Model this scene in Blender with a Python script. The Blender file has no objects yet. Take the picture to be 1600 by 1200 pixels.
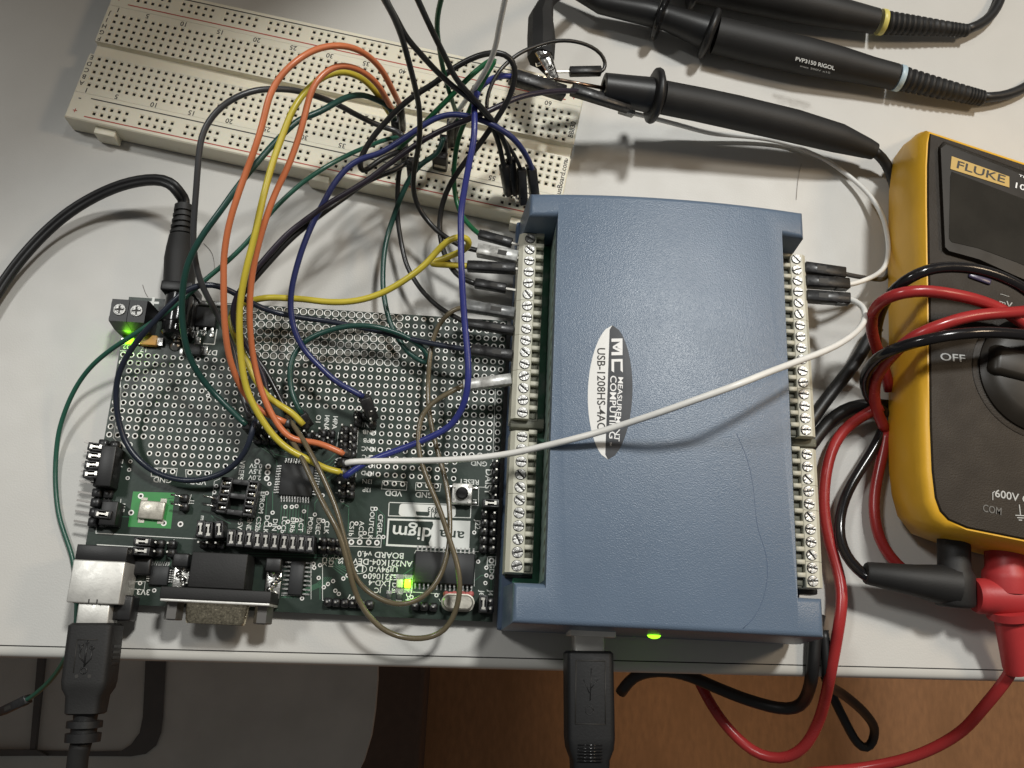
import bpy, bmesh, math, random
from mathutils import Vector, Matrix
random.seed(7)
S = 0.001                      # the code below works in millimetres; objects are built in metres
scene = bpy.context.scene
COL = scene.collection

# ------------------------------------------------------------------ camera
CF = 1418.49
CC = Vector((106.959, -82.334, 277.949))
_w = Vector((-0.284, -0.056, 0.053))
RW = Matrix.Rotation(_w.length, 3, _w.normalized()) @ Matrix(((1, 0, 0), (0, -1, 0), (0, 0, -1)))
cam_d = bpy.data.cameras.new("camera")
cam = bpy.data.objects.new("camera", cam_d)
COL.objects.link(cam)
scene.camera = cam
cam_d.sensor_width = 36.0
cam_d.lens = CF / 1600.0 * 36.0
cam_d.clip_start = 0.01
cam_d.clip_end = 20.0
_m = Matrix((RW[0], -RW[1], -RW[2])).transposed().to_4x4()
_m.translation = CC * S
cam.matrix_world = _m

def at(px, py, z):
    """world point (mm) at height z seen at photograph position px, py"""
    d = RW.transposed() @ Vector(((px - 800) / CF, (py - 600) / CF, 1.0))
    t = (z - CC.z) / d.z
    return CC + d * t

# ------------------------------------------------------------------ world and lamps
world = bpy.data.worlds.new("World")
scene.world = world
world.use_nodes = True
bg = world.node_tree.nodes["Background"]
bg.inputs[0].default_value = (1.0, 0.975, 0.94, 1)
bg.inputs[1].default_value = 0.09

def lamp(kind, name, loc, target, power, color, **kw):
    d = bpy.data.lights.new(name, kind)
    d.energy = power
    d.color = color
    for k, v in kw.items():
        setattr(d, k, v)
    o = bpy.data.objects.new(name, d)
    COL.objects.link(o)
    o.location = Vector(loc) * S
    q = (Vector(target) - Vector(loc)).to_track_quat('-Z', 'Y')
    o.rotation_euler = q.to_euler()
    return o

lamp('SPOT', "ceiling_lamp", (520, 640, 1450), (140, 20, 0), 66.0, (1.0, 1.0, 0.965),
     spot_size=math.radians(60), spot_blend=0.5, shadow_soft_size=0.09)
lamp('SPOT', "ceiling_lamp", (-520, 330, 1050), (140, 0, 0), 15.5, (1.0, 1.0, 0.97),
     spot_size=math.radians(60), spot_blend=0.5, shadow_soft_size=0.09)
lamp('AREA', "desk_lamp", (570, 120, 420), (250, 20, 0), 0.75, (1.0, 0.78, 0.54), shape='DISK', size=0.10)
lamp('SPOT', "floor_fill_spot", (760, -900, 1400), (375, -150, -720), 36.0, (1.0, 0.82, 0.58),  # added narrow warm spot to brighten the floor, not a known lamp
     spot_size=math.radians(9.5), spot_blend=1.0, shadow_soft_size=0.06)
scene.view_settings.view_transform = 'Standard'
scene.view_settings.look = 'None'
scene.view_settings.exposure = 0.0
scene.view_settings.gamma = 1.0
scene.cycles.use_denoising = True
scene.cycles.max_bounces = 6

# ------------------------------------------------------------------ materials
MATS = {}
def mat(name, col, rough=0.5, metal=0.0, var=0.0, vs=8.0, bump=0.0, bs=0.5, spec=0.5, sss=0.0, coat=0.0, emit=None, es=0.0,
        rv=0.0, dirt=None, ds=20.0, stretch=None):
    """vs, bs, ds: feature size in mm for colour variation, bump and dirt"""
    m = bpy.data.materials.new(name)
    m.use_nodes = True
    nt = m.node_tree
    N, L = nt.nodes, nt.links
    b = N["Principled BSDF"]
    b.inputs['Base Color'].default_value = (*col, 1)
    b.inputs['Roughness'].default_value = rough
    b.inputs['Metallic'].default_value = metal
    b.inputs['Specular IOR Level'].default_value = spec
    if sss:
        b.inputs['Subsurface Weight'].default_value = sss
        b.inputs['Subsurface Radius'].default_value = (0.0015, 0.001, 0.0006)
        b.inputs['Subsurface Scale'].default_value = 1.0
    if coat:
        b.inputs['Coat Weight'].default_value = coat
        b.inputs['Coat Roughness'].default_value = 0.1
    if emit:
        b.inputs['Emission Color'].default_value = (*emit, 1)
        b.inputs['Emission Strength'].default_value = es
    tc = N.new('ShaderNodeTexCoord')
    vec = tc.outputs['Object']
    if stretch:
        mp = N.new('ShaderNodeMapping')
        mp.inputs['Scale'].default_value = stretch
        L.new(vec, mp.inputs['Vector'])
        vec = mp.outputs['Vector']
    def noise(size, detail=3.0):
        n = N.new('ShaderNodeTexNoise')
        n.inputs['Scale'].default_value = 1.0 / (size * S)
        n.inputs['Detail'].default_value = detail
        L.new(vec, n.inputs['Vector'])
        return n
    last = None
    if var:
        n = noise(vs)
        r = N.new('ShaderNodeMapRange')
        r.inputs['From Min'].default_value = 0.3
        r.inputs['From Max'].default_value = 0.7
        r.inputs['To Min'].default_value = 1 - var
        r.inputs['To Max'].default_value = 1 + var
        L.new(n.outputs['Fac'], r.inputs['Value'])
        mx = N.new('ShaderNodeMix')
        mx.data_type = 'RGBA'
        mx.blend_type = 'MULTIPLY'
        mx.inputs['Factor'].default_value = 1
        mx.inputs['A'].default_value = (*col, 1)
        L.new(r.outputs['Result'], mx.inputs['B'])
        last = mx.outputs['Result']
    if dirt:
        n = noise(ds, 6.0)
        r = N.new('ShaderNodeMapRange')
        r.inputs['From Min'].default_value = 0.52
        r.inputs['From Max'].default_value = 0.75
        L.new(n.outputs['Fac'], r.inputs['Value'])
        mx = N.new('ShaderNodeMix')
        mx.data_type = 'RGBA'
        mx.inputs['A'].default_value = (*col, 1)
        mx.inputs['B'].default_value = (*dirt, 1)
        if last:
            L.new(last, mx.inputs['A'])
        L.new(r.outputs['Result'], mx.inputs['Factor'])
        last = mx.outputs['Result']
    if last:
        L.new(last, b.inputs['Base Color'])
    if rv:
        n = noise(vs * 0.7)
        r = N.new('ShaderNodeMapRange')
        r.inputs['From Min'].default_value = 0.3
        r.inputs['From Max'].default_value = 0.7
        r.inputs['To Min'].default_value = max(0.03, rough - rv)
        r.inputs['To Max'].default_value = min(1, rough + rv)
        L.new(n.outputs['Fac'], r.inputs['Value'])
        L.new(r.outputs['Result'], b.inputs['Roughness'])
    if bump:
        n = noise(bs, 2.0)
        bp = N.new('ShaderNodeBump')
        bp.inputs['Strength'].default_value = bump
        bp.inputs['Distance'].default_value = bs * S * 0.35
        L.new(n.outputs['Fac'], bp.inputs['Height'])
        L.new(bp.outputs['Normal'], b.inputs['Normal'])
    MATS[name] = m
    return m

mat('table', (0.57, 0.56, 0.53), 0.45, var=0.018, vs=14, bump=0.22, bs=0.55, rv=0.03)
mat('edge', (0.60, 0.59, 0.55), 0.4, var=0.03, vs=20)
mat('seam', (0.03, 0.028, 0.025), 0.7)
mat('floor', (0.42, 0.195, 0.078), 0.65, var=0.12, vs=5, dirt=(0.34, 0.155, 0.058), ds=60, stretch=(1, 0.35, 1), bump=0.2, bs=2)
mat('panel', (0.60, 0.60, 0.56), 0.55, var=0.08, vs=25, bump=0.2, bs=1.2)
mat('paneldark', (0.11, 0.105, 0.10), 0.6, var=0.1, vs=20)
mat('box', (0.10, 0.06, 0.04), 0.7, var=0.1)
mat('ivory', (0.80, 0.755, 0.615), 0.38, var=0.03, vs=12, sss=0.15, bump=0.08, bs=0.6)
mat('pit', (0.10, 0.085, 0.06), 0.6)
mat('pitmetal', (0.16, 0.14, 0.11), 0.4, metal=0.6)
mat('inkblack', (0.03, 0.028, 0.025), 0.6)
mat('inkred', (0.45, 0.07, 0.05), 0.6)
mat('pcb', (0.022, 0.037, 0.028), 0.38, spec=0.35, var=0.18, vs=14, rv=0.08, bump=0.06, bs=1.2)
mat('pcbedge', (0.06, 0.065, 0.045), 0.7)
mat('pad', (0.86, 0.85, 0.81), 0.4, metal=0.25, var=0.05, vs=1.5)
mat('silk', (0.78, 0.79, 0.75), 0.6)
mat('trace', (0.045, 0.13, 0.075), 0.35, var=0.15)
mat('greenpatch', (0.035, 0.26, 0.06), 0.4, var=0.1, vs=6)
mat('black', (0.012, 0.012, 0.0125), 0.44, var=0.15, vs=6, bump=0.12, bs=0.4)
mat('blackmatte', (0.0125, 0.0122, 0.012), 0.6, var=0.18, vs=7, bump=0.25, bs=0.5)
mat('blackgloss', (0.012, 0.012, 0.013), 0.16, var=0.1, vs=6, rv=0.06)
mat('chip', (0.028, 0.029, 0.030), 0.55, var=0.1, vs=4, bump=0.15, bs=0.3)
mat('housing', (0.020, 0.020, 0.021), 0.40, var=0.3, vs=2.2, rv=0.15, bump=0.12, bs=0.5)
mat('scuffed', (0.50, 0.50, 0.48), 0.33, var=0.35, vs=1.6, metal=0.2, dirt=(0.75, 0.75, 0.73), ds=3.0)
mat('holeshade', (0.16, 0.16, 0.135), 0.4, var=0.2, vs=2)  # grey of the shaded table below, painted on discs in the big holes
mat('darksteel', (0.20, 0.19, 0.18), 0.35, metal=0.8)
mat('greyhousing', (0.16, 0.165, 0.165), 0.32, var=0.35, vs=2.5, rv=0.1, dirt=(0.34, 0.34, 0.33), ds=4.0)
mat('steel', (0.66, 0.64, 0.60), 0.30, metal=1.0, var=0.12, vs=3, rv=0.08)
mat('chrome', (0.74, 0.72, 0.68), 0.16, metal=1.0, var=0.1, vs=1.5, rv=0.08)
mat('screwmetal', (0.36, 0.355, 0.34), 0.36, metal=0.8, var=0.35, vs=1.0, rv=0.12, bump=0.9, bs=0.8)
mat('satin', (0.72, 0.71, 0.67), 0.45, metal=0.6, var=0.10, vs=5, rv=0.1, bump=0.1, bs=0.6)
mat('canmetal', (0.50, 0.475, 0.41), 0.40, metal=0.55, var=0.12, vs=2, rv=0.1, bump=0.15, bs=0.6)
mat('goldtin', (0.74, 0.67, 0.50), 0.27, metal=1.0, var=0.35, vs=0.6, rv=0.1, bump=0.5, bs=0.45)
mat('solder', (0.60, 0.595, 0.57), 0.30, metal=1.0, var=0.15, vs=0.8, bump=0.3, bs=0.6)
mat('pintip', (0.66, 0.64, 0.59), 0.34, metal=1.0)
mat('copper', (0.30, 0.21, 0.16), 0.28, metal=1.0, var=0.15, vs=3)
mat('daqblue', (0.122, 0.169, 0.240), 0.33, var=0.04, vs=22, bump=0.75, bs=0.36, rv=0.03)
mat('daqdark', (0.075, 0.115, 0.19), 0.5, var=0.08, vs=14, bump=0.4, bs=0.6)
mat('beige', (0.62, 0.60, 0.49), 0.45, var=0.05, vs=5, bump=0.12, bs=0.5)
mat('beigedark', (0.16, 0.16, 0.125), 0.6, var=0.1, vs=3)
mat('greenboard', (0.05, 0.24, 0.13), 0.35, var=0.2, vs=5, dirt=(0.30, 0.38, 0.33), ds=7)
mat('palelabel', (0.42, 0.54, 0.48), 0.3, var=0.15, vs=3)
mat('stickerwhite', (0.78, 0.78, 0.76), 0.35)
mat('stickergrey', (0.13, 0.135, 0.145), 0.13, metal=0.35, var=0.12, vs=10)
mat('blackdeep', (0.0075, 0.0078, 0.0085), 0.42, var=0.15, vs=6, bump=0.15, bs=0.5)
mat('inkwhite', (0.86, 0.86, 0.85), 0.5)
mat('led', (0.5, 0.8, 0.05), 0.3, emit=(0.30, 1.0, 0.02), es=2.4)
mat('ledoff', (0.55, 0.58, 0.40), 0.35)
mat('tantalum', (0.62, 0.33, 0.08), 0.45, var=0.08, vs=2)
mat('redwax', (0.50, 0.13, 0.12), 0.55, var=0.2, vs=1)
mat('yellowshell', (0.82, 0.45, 0.030), 0.42, var=0.04, vs=12, bump=0.10, bs=0.8)
mat('meterface', (0.024, 0.0175, 0.0115), 0.5, spec=0.22, var=0.06, vs=10, bump=0.4, bs=0.5, rv=0.05)
mat('metersmooth', (0.019, 0.0155, 0.0115), 0.38, spec=0.3, var=0.1, vs=12, rv=0.06)
mat('glass', (0.030, 0.027, 0.022), 0.07, var=0.2, vs=14, coat=0.6)
mat('labelgold', (0.55, 0.36, 0.085), 0.45)
mat('inkgrey', (0.50, 0.50, 0.48), 0.6)
mat('inkdim', (0.13, 0.125, 0.115), 0.6)
mat('purplebtn', (0.06, 0.05, 0.10), 0.3)
mat('redlead', (0.37, 0.030, 0.030), 0.27, var=0.06, vs=10, rv=0.05)
mat('redplug', (0.44, 0.034, 0.036), 0.48, var=0.06, vs=6, bump=0.12, bs=0.6)
mat('blacklead', (0.012, 0.011, 0.012), 0.17, var=0.1, vs=10, rv=0.05)
mat('casegrey', (0.16, 0.16, 0.165), 0.5, var=0.05, vs=30, bump=0.2, bs=0.8)
mat('fibre', (0.24, 0.22, 0.20), 0.7)
mat('ringyellow', (0.70, 0.62, 0.17), 0.4)
mat('ringblue', (0.45, 0.58, 0.66), 0.4)
def wiremat(n, c, r=0.33):
    mat(n, c, r, var=0.07, vs=9, rv=0.05, bump=0.05, bs=1.5)
wiremat('w_orange', (0.62, 0.185, 0.075))
wiremat('w_redorange', (0.58, 0.11, 0.05))
wiremat('w_yellow', (0.56, 0.46, 0.048))
wiremat('w_teal', (0.015, 0.060, 0.048))
wiremat('w_green', (0.014, 0.115, 0.045))
wiremat('w_navy', (0.016, 0.021, 0.036))
wiremat('w_midblue', (0.026, 0.034, 0.13))
wiremat('w_palegreen', (0.022, 0.098, 0.066))
wiremat('w_blue', (0.030, 0.038, 0.20))
wiremat('w_black', (0.016, 0.016, 0.016))
wiremat('w_grey', (0.050, 0.050, 0.052))
wiremat('w_purple', (0.026, 0.020, 0.032))
wiremat('w_brown', (0.125, 0.102, 0.062), 0.25)
wiremat('w_white', (0.86, 0.85, 0.81))

# ------------------------------------------------------------------ mesh builder
def basis(d, up=Vector((0, 0, 1))):
    x = Vector(d).normalized()
    if abs(x.dot(up)) > 0.98:
        up = Vector((0, 1, 0))
    y = up.cross(x).normalized()
    z = x.cross(y)
    return Matrix((x, y, z)).transposed()

ORG = {}
TEXTS = {}
def text_mesh(s):
    if s not in TEXTS:
        c = bpy.data.curves.new("lettering", 'FONT')
        c.body = s
        c.size = 1.0
        c.align_x = 'CENTER'
        c.align_y = 'CENTER'
        c.resolution_u = 3
        c.offset = 0.012
        o = bpy.data.objects.new("lettering", c)
        COL.objects.link(o)
        bpy.context.view_layer.update()
        me = bpy.data.meshes.new_from_object(o)
        vs = [v.co.copy() for v in me.vertices]
        fs = [tuple(p.vertices) for p in me.polygons]
        bpy.data.objects.remove(o)
        bpy.data.curves.remove(c)
        bpy.data.meshes.remove(me)
        TEXTS[s] = (vs, fs)
    return TEXTS[s]

class MB:
    def __init__(self):
        self.v, self.f, self.sm, self.mi = [], [], [], []
    def add(self, vs, fs, smooth=False, mi=0):
        b = len(self.v)
        self.v += [Vector(p) for p in vs]
        for f in fs:
            self.f.append([i + b for i in f])
            self.sm.append(smooth)
            self.mi.append(mi)
        return self
    def box(self, c, s, R=None, mi=0, taper=1.0):
        c = Vector(c)
        hx, hy, hz = s[0] / 2, s[1] / 2, s[2] / 2
        P = []
        for z, t in ((-hz, 1.0), (hz, taper)):
            for x, y in ((-hx, -hy), (hx, -hy), (hx, hy), (-hx, hy)):
                p = Vector((x * t, y * t, z))
                P.append(c + (R @ p if R else p))
        return self.add(P, [(0, 3, 2, 1), (4, 5, 6, 7), (0, 1, 5, 4), (1, 2, 6, 5), (2, 3, 7, 6), (3, 0, 4, 7)], False, mi)
    def rbox(self, c, s, bev=0.3, R=None, mi=0, seg=2, taper=1.0):
        bm = bmesh.new()
        t = MB().box((0, 0, 0), s, None, 0, taper)
        vv = [bm.verts.new(p) for p in t.v]
        for f in t.f:
            bm.faces.new([vv[i] for i in f])
        bmesh.ops.bevel(bm, geom=list(bm.edges), offset=bev, segments=seg, affect='EDGES', profile=0.5)
        bm.verts.index_update()
        P = [Vector(c) + (R @ v.co if R else v.co) for v in bm.verts]
        self.add(P, [[v.index for v in f.verts] for f in bm.faces], True, mi)
        bm.free()
        return self
    def lathe(self, p0, d, prof, n=20, mi=0, smooth=True, up=Vector((0, 0, 1)), sy=1.0):
        """prof: (distance along d, radius)"""
        B = basis(d, up)
        p0 = Vector(p0)
        P = []
        for t, r in prof:
            for k in range(n):
                a = 2 * math.pi * k / n
                P.append(p0 + B @ Vector((t, r * math.cos(a), r * sy * math.sin(a))))
        F = []
        m = len(prof)
        for i in range(m - 1):
            for k in range(n):
                k2 = (k + 1) % n
                F.append((i * n + k, i * n + k2, (i + 1) * n + k2, (i + 1) * n + k))
        self.add(P, F, smooth, mi)
        b = len(self.v) - len(P)
        if prof[0][1] > 1e-6:
            self.f.append([b + k for k in range(n)][::-1]); self.sm.append(False); self.mi.append(mi)
        if prof[-1][1] > 1e-6:
            self.f.append([b + (m - 1) * n + k for k in range(n)]); self.sm.append(False); self.mi.append(mi)
        return self
    def cyl(self, p0, p1, r, r1=None, n=16, mi=0):
        d = Vector(p1) - Vector(p0)
        return self.lathe(p0, d, [(0, r), (d.length, r if r1 is None else r1)], n, mi)
    def tube(self, pts, r, n=10, mi=0, flat=1.0, rs=None, cap=True):
        pts = [Vector(p) for p in pts]
        m = len(pts)
        T = [(pts[min(i + 1, m - 1)] - pts[max(i - 1, 0)]).normalized() for i in range(m)]
        ref = Vector((0, 0, 1))
        if abs(T[0].dot(ref)) > 0.9:
            ref = Vector((1, 0, 0))
        nrm = (ref - T[0] * ref.dot(T[0])).normalized()
        P = []
        for i in range(m):
            nrm = (nrm - T[i] * nrm.dot(T[i])).normalized()
            bi = T[i].cross(nrm)
            rr = rs[i] if rs else r
            for k in range(n):
                a = 2 * math.pi * k / n
                P.append(pts[i] + nrm * (rr * math.cos(a)) + bi * (rr * flat * math.sin(a)))
        F = []
        for i in range(m - 1):
            for k in range(n):
                k2 = (k + 1) % n
                F.append((i * n + k, i * n + k2, (i + 1) * n + k2, (i + 1) * n + k))
        if cap:
            F.append(tuple(range(n))[::-1])
            F.append(tuple((m - 1) * n + k for k in range(n)))
        return self.add(P, F, True, mi)
    def prism(self, poly, z0, z1, mi=0, smooth=False):
        n = len(poly)
        P = [(p[0], p[1], z0) for p in poly] + [(p[0], p[1], z1) for p in poly]
        F = [tuple(range(n))[::-1], tuple(range(n, 2 * n))]
        self.add(P, F, False, mi)
        b = len(self.v) - 2 * n
        for i in range(n):
            j = (i + 1) % n
            self.f.append([b + i, b + j, b + n + j, b + n + i]); self.sm.append(smooth); self.mi.append(mi)
        return self
    def loft(self, loops, mi=0, smooth=True, cap0=True, cap1=True):
        n = len(loops[0])
        P = [p for l in loops for p in l]
        F = []
        for i in range(len(loops) - 1):
            for k in range(n):
                k2 = (k + 1) % n
                F.append((i * n + k, i * n + k2, (i + 1) * n + k2, (i + 1) * n + k))
        self.add(P, F, smooth, mi)
        b = len(self.v) - len(P)
        if cap0:
            self.f.append([b + k for k in range(n)][::-1]); self.sm.append(False); self.mi.append(mi)
        if cap1:
            self.f.append([b + (len(loops) - 1) * n + k for k in range(n)]); self.sm.append(False); self.mi.append(mi)
        return self
    def quad(self, a, b, c, d, mi=0):
        return self.add([a, b, c, d], [(0, 1, 2, 3)], False, mi)
    def ring(self, c, r0, r1, z, n=16, mi=0):
        P = []
        for r in (r0, r1):
            for k in range(n):
                a = 2 * math.pi * k / n
                P.append((c[0] + r * math.cos(a), c[1] + r * math.sin(a), z))
        return self.add(P, [(k, n + k, n + (k + 1) % n, (k + 1) % n) for k in range(n)], False, mi)
    def disc(self, c, r, z, n=16, mi=0):
        return self.add([(c[0] + r * math.cos(2 * math.pi * k / n), c[1] + r * math.sin(2 * math.pi * k / n), z) for k in range(n)], [tuple(range(n))], False, mi)
    def line(self, pts, w, z, mi=0):
        """flat strip of width w along pts (each with own xy)"""
        for a, b in zip(pts[:-1], pts[1:]):
            a = Vector((a[0], a[1], 0)); b = Vector((b[0], b[1], 0))
            d = (b - a)
            if d.length < 1e-6:
                continue
            d.normalize()
            nn = Vector((-d.y, d.x, 0)) * (w / 2)
            a2 = a - d * (w / 2); b2 = b + d * (w / 2)
            zz = Vector((0, 0, z + 0.004 * (len(self.f) % 3)))
            self.add([a2 - nn + zz, b2 - nn + zz, b2 + nn + zz, a2 + nn + zz], [(0, 1, 2, 3)], False, mi)
        return self
    def text(self, s, c, size, ang, mi=0, sx=1.0, zf=None):
        """centred text at c (x, y, z), cap height about size, reading direction ang degrees"""
        vs, fs = text_mesh(s)
        k = size / 0.70
        ca, sa = math.cos(math.radians(ang)), math.sin(math.radians(ang))
        P = []
        for v in vs:
            x, y = v.x * k * sx, v.y * k
            X, Y = c[0] + x * ca - y * sa, c[1] + x * sa + y * ca
            P.append((X, Y, c[2] if zf is None else zf(X, Y)))
        return self.add(P, fs, False, mi)
    def text2(self, s, a, b, z, h, mi=0):
        """text along photograph positions a to b (width fitted) at height z, cap height h mm"""
        A, B = at(*a, z), at(*b, z)
        d = B - A
        vs, fs = text_mesh(s)
        wdt = max(v.x for v in vs) - min(v.x for v in vs)
        sx = d.length / (wdt * h / 0.70)
        return self.text(s, (A + B) / 2, h, math.degrees(math.atan2(d.y, d.x)), mi, sx)
    def build(self, name, mats, parent=None, origin=None):
        if isinstance(mats, str):
            mats = [mats]
        if origin is None:
            if parent is not None:
                origin = Vector((sum(v.x for v in self.v), sum(v.y for v in self.v), 0)) / len(self.v)
                origin.z = min(v.z for v in self.v)
            else:
                xs = [v.x for v in self.v]; ys = [v.y for v in self.v]
                origin = Vector(((min(xs) + max(xs)) / 2, (min(ys) + max(ys)) / 2, min(v.z for v in self.v)))
        origin = Vector(origin)
        me = bpy.data.meshes.new(name)
        me.from_pydata([(v - origin) * S for v in self.v], [], self.f)
        for m in mats:
            me.materials.append(MATS[m])
        me.polygons.foreach_set('use_smooth', self.sm)
        me.polygons.foreach_set('material_index', self.mi)
        me.update()
        o = bpy.data.objects.new(name, me)
        COL.objects.link(o)
        ORG[o.name] = origin
        if parent is not None:
            o.parent = parent
            o.location = (origin - ORG[parent.name]) * S
        else:
            o.location = origin * S
        return o

def shade_sharp(o, ang=35):
    o.data.shade_smooth() if hasattr(o.data, 'shade_smooth') else None
    o.data.set_sharp_from_angle(angle=math.radians(ang))

def inst(o, name, parent, loc, rz=0.0):
    c = bpy.data.objects.new(name, o.data)
    COL.objects.link(c)
    c.parent = parent
    ORG[c.name] = Vector(loc)
    c.location = (Vector(loc) - ORG[parent.name]) * S
    c.rotation_euler = (0, 0, rz)
    return c

def tag(o, label=None, cat=None, group=None, kind=None):
    if label: o['label'] = label
    if cat: o['category'] = cat
    if group: o['group'] = group
    if kind: o['kind'] = kind
    return o

def thing(name, loc, label, cat, group=None):
    o = bpy.data.objects.new(name, None)
    COL.objects.link(o)
    o.location = Vector(loc) * S
    o.empty_display_size = 0.01
    ORG[o.name] = Vector(loc)
    return tag(o, label, cat, group)

def smooth_path(pts, step=1.6):
    """Catmull-Rom through pts (centripetal), resampled"""
    P = [Vector(p) for p in pts]
    P = [P[0] * 2 - P[1]] + P + [P[-1] * 2 - P[-2]]
    out = []
    for i in range(1, len(P) - 2):
        a, b, c, d = P[i - 1], P[i], P[i + 1], P[i + 2]
        t0 = 0.0
        t1 = t0 + max((b - a).length, 1e-4) ** 0.5
        t2 = t1 + max((c - b).length, 1e-4) ** 0.5
        t3 = t2 + max((d - c).length, 1e-4) ** 0.5
        k = max(2, int((c - b).length / step))
        for j in range(k):
            t = t1 + (t2 - t1) * j / k
            A1 = a * ((t1 - t) / (t1 - t0)) + b * ((t - t0) / (t1 - t0))
            A2 = b * ((t2 - t) / (t2 - t1)) + c * ((t - t1) / (t2 - t1))
            A3 = c * ((t3 - t) / (t3 - t2)) + d * ((t - t2) / (t3 - t2))
            B1 = A1 * ((t2 - t) / (t2 - t0)) + A2 * ((t - t0) / (t2 - t0))
            B2 = A2 * ((t3 - t) / (t3 - t1)) + A3 * ((t - t1) / (t3 - t1))
            out.append(B1 * ((t2 - t) / (t2 - t1)) + B2 * ((t - t1) / (t2 - t1)))
    out.append(P[-2])
    # one relaxation pass
    for _ in range(2):
        out = [out[0]] + [(out[i - 1] + out[i] * 2 + out[i + 1]) / 4 for i in range(1, len(out) - 1)] + [out[-1]]
    return out

def pxpath(pts):
    return [at(*p) for p in pts]

# ================================================================== table and floor
ZP = 4.15                              # top of the circuit board above the table
def build_table():
    a = math.atan(0.0202)
    ca, sa = math.cos(a), math.sin(a)
    o = Vector((124.5, -84.3, 0))
    def T(u, v, z):                    # u along the front edge, v away from it
        return Vector((o.x + u * ca - v * sa, o.y + u * sa + v * ca, z))
    b = MB()
    n = 1
    u0, u1, v1 = -700, 420, 700
    b.add([T(u0, 0, 0), T(u1, 0, 0), T(u1, v1, 0), T(u0, v1, 0), T(u0, 0, -26), T(u1, 0, -26), T(u1, v1, -26), T(u0, v1, -26)],
          [(0, 1, 2, 3), (7, 6, 5, 4), (4, 5, 1, 0), (5, 6, 2, 1), (6, 7, 3, 2), (7, 4, 0, 3)])
    t = b.build('table_top', 'table', origin=T(0, 0, 0))
    tag(t, 'off-white laminate table top under the electronics', None, None, 'structure')
    e = MB()
    prof = []
    prof = [(-0.34, 0.02), (-0.9, 0.0), (-1.7, -0.12), (-2.4, -0.42), (-2.95, -0.95), (-3.3, -1.8), (-3.45, -3.0), (-3.5, -6), (-3.5, -21), (-3.2, -24.6), (-2.4, -25.8), (-0.34, -26.1)]
    P = [T(u0, v, z) for v, z in prof] + [T(u1, v, z) for v, z in prof]
    k = len(prof)
    e.add(P, [(i, i + 1, k + i + 1, k + i) for i in range(k - 1)], True)
    e.build('edge_band', 'edge', t)
    s = MB()
    s.add([T(u0, -0.33, -0.25), T(u1, -0.33, -0.25), T(u1, 0.0, -0.25), T(u0, 0.0, -0.25)], [(0, 1, 2, 3)])
    s.build('edge_joint', 'seam', t)
    f = MB()
    f.quad((-3000, -3000, -720), (3000, -3000, -720), (3000, 3000, -720), (-3000, 3000, -720))
    tag(f.build('floor', 'floor'), 'brown wood floor below the table edge', None, None, 'structure')
build_table()

def build_under():
    z = -250
    p = MB()
    outline = [(-120, 985), (590, 985), (590, 1060), (586, 1110), (580, 1150), (568, 1190), (548, 1230), (500, 1260), (-120, 1260)]
    poly = [at(x, y, z) for x, y in outline][::-1]
    r = thing('plastic_panel', at(250, 1120, z - 8), 'grey plastic panel with a dark rounded band, below the table edge at left', 'panel')
    p.prism(poly, z - 8, z)
    p.build('panel', 'panel', r)
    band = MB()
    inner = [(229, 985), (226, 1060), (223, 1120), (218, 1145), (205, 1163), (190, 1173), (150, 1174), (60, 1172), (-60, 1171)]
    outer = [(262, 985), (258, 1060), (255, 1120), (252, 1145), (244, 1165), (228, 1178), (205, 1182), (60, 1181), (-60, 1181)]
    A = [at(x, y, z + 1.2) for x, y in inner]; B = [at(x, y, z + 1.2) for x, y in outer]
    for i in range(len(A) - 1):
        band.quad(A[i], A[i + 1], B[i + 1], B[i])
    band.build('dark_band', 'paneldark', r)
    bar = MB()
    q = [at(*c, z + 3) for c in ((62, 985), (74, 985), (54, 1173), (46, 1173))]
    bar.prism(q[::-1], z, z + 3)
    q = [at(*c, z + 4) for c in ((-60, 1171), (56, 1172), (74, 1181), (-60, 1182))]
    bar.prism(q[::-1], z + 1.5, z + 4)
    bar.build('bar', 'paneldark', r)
    # dim brown block on the floor beside it
    k = MB()
    c = at(640, 1060, -560)
    k.rbox((c.x - 12, c.y - 10, -640), (52, 240, 160), 6)
    tag(k.build('wooden_block', 'box'), 'dim brown block standing on the floor beside the grey panel', 'block')
build_under()

# added unseen case past the upper left, sized so its shadow covers that corner
def build_unseen_case():
    root = thing('unseen_case', (-95, 300, 0), 'added tall grey case, unseen past the upper left corner, its shadow on the breadboard end', 'shadow caster')
    b = MB(); b.rbox((-70, 300, 266), (400, 170, 508), 8, None, 0, 3)
    b.build('case', 'casegrey', root)
    b = MB(); b.rbox((-70, 213, 266), (372, 6, 480), 2); b.build('front_panel', 'black', root)
    b = MB(); b.rbox((-150, 209.4, 250), (220, 2, 150), .8); b.build('screen', 'glass', root)
    for k in range(5):
        b = MB(); b.lathe((40, 210, 120 + 55 * k), (0, -1, 0), [(0, 10), (12, 9), (14, 7), (14.2, .01)], 20); b.build('knob', 'black', root)
    for x in (-270, 80):
        for y in (235, 365):
            b = MB(); b.cyl((x, y, 0), (x, y, 13), 11, 12, 16); b.build('foot', 'black', root)
build_unseen_case()

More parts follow.
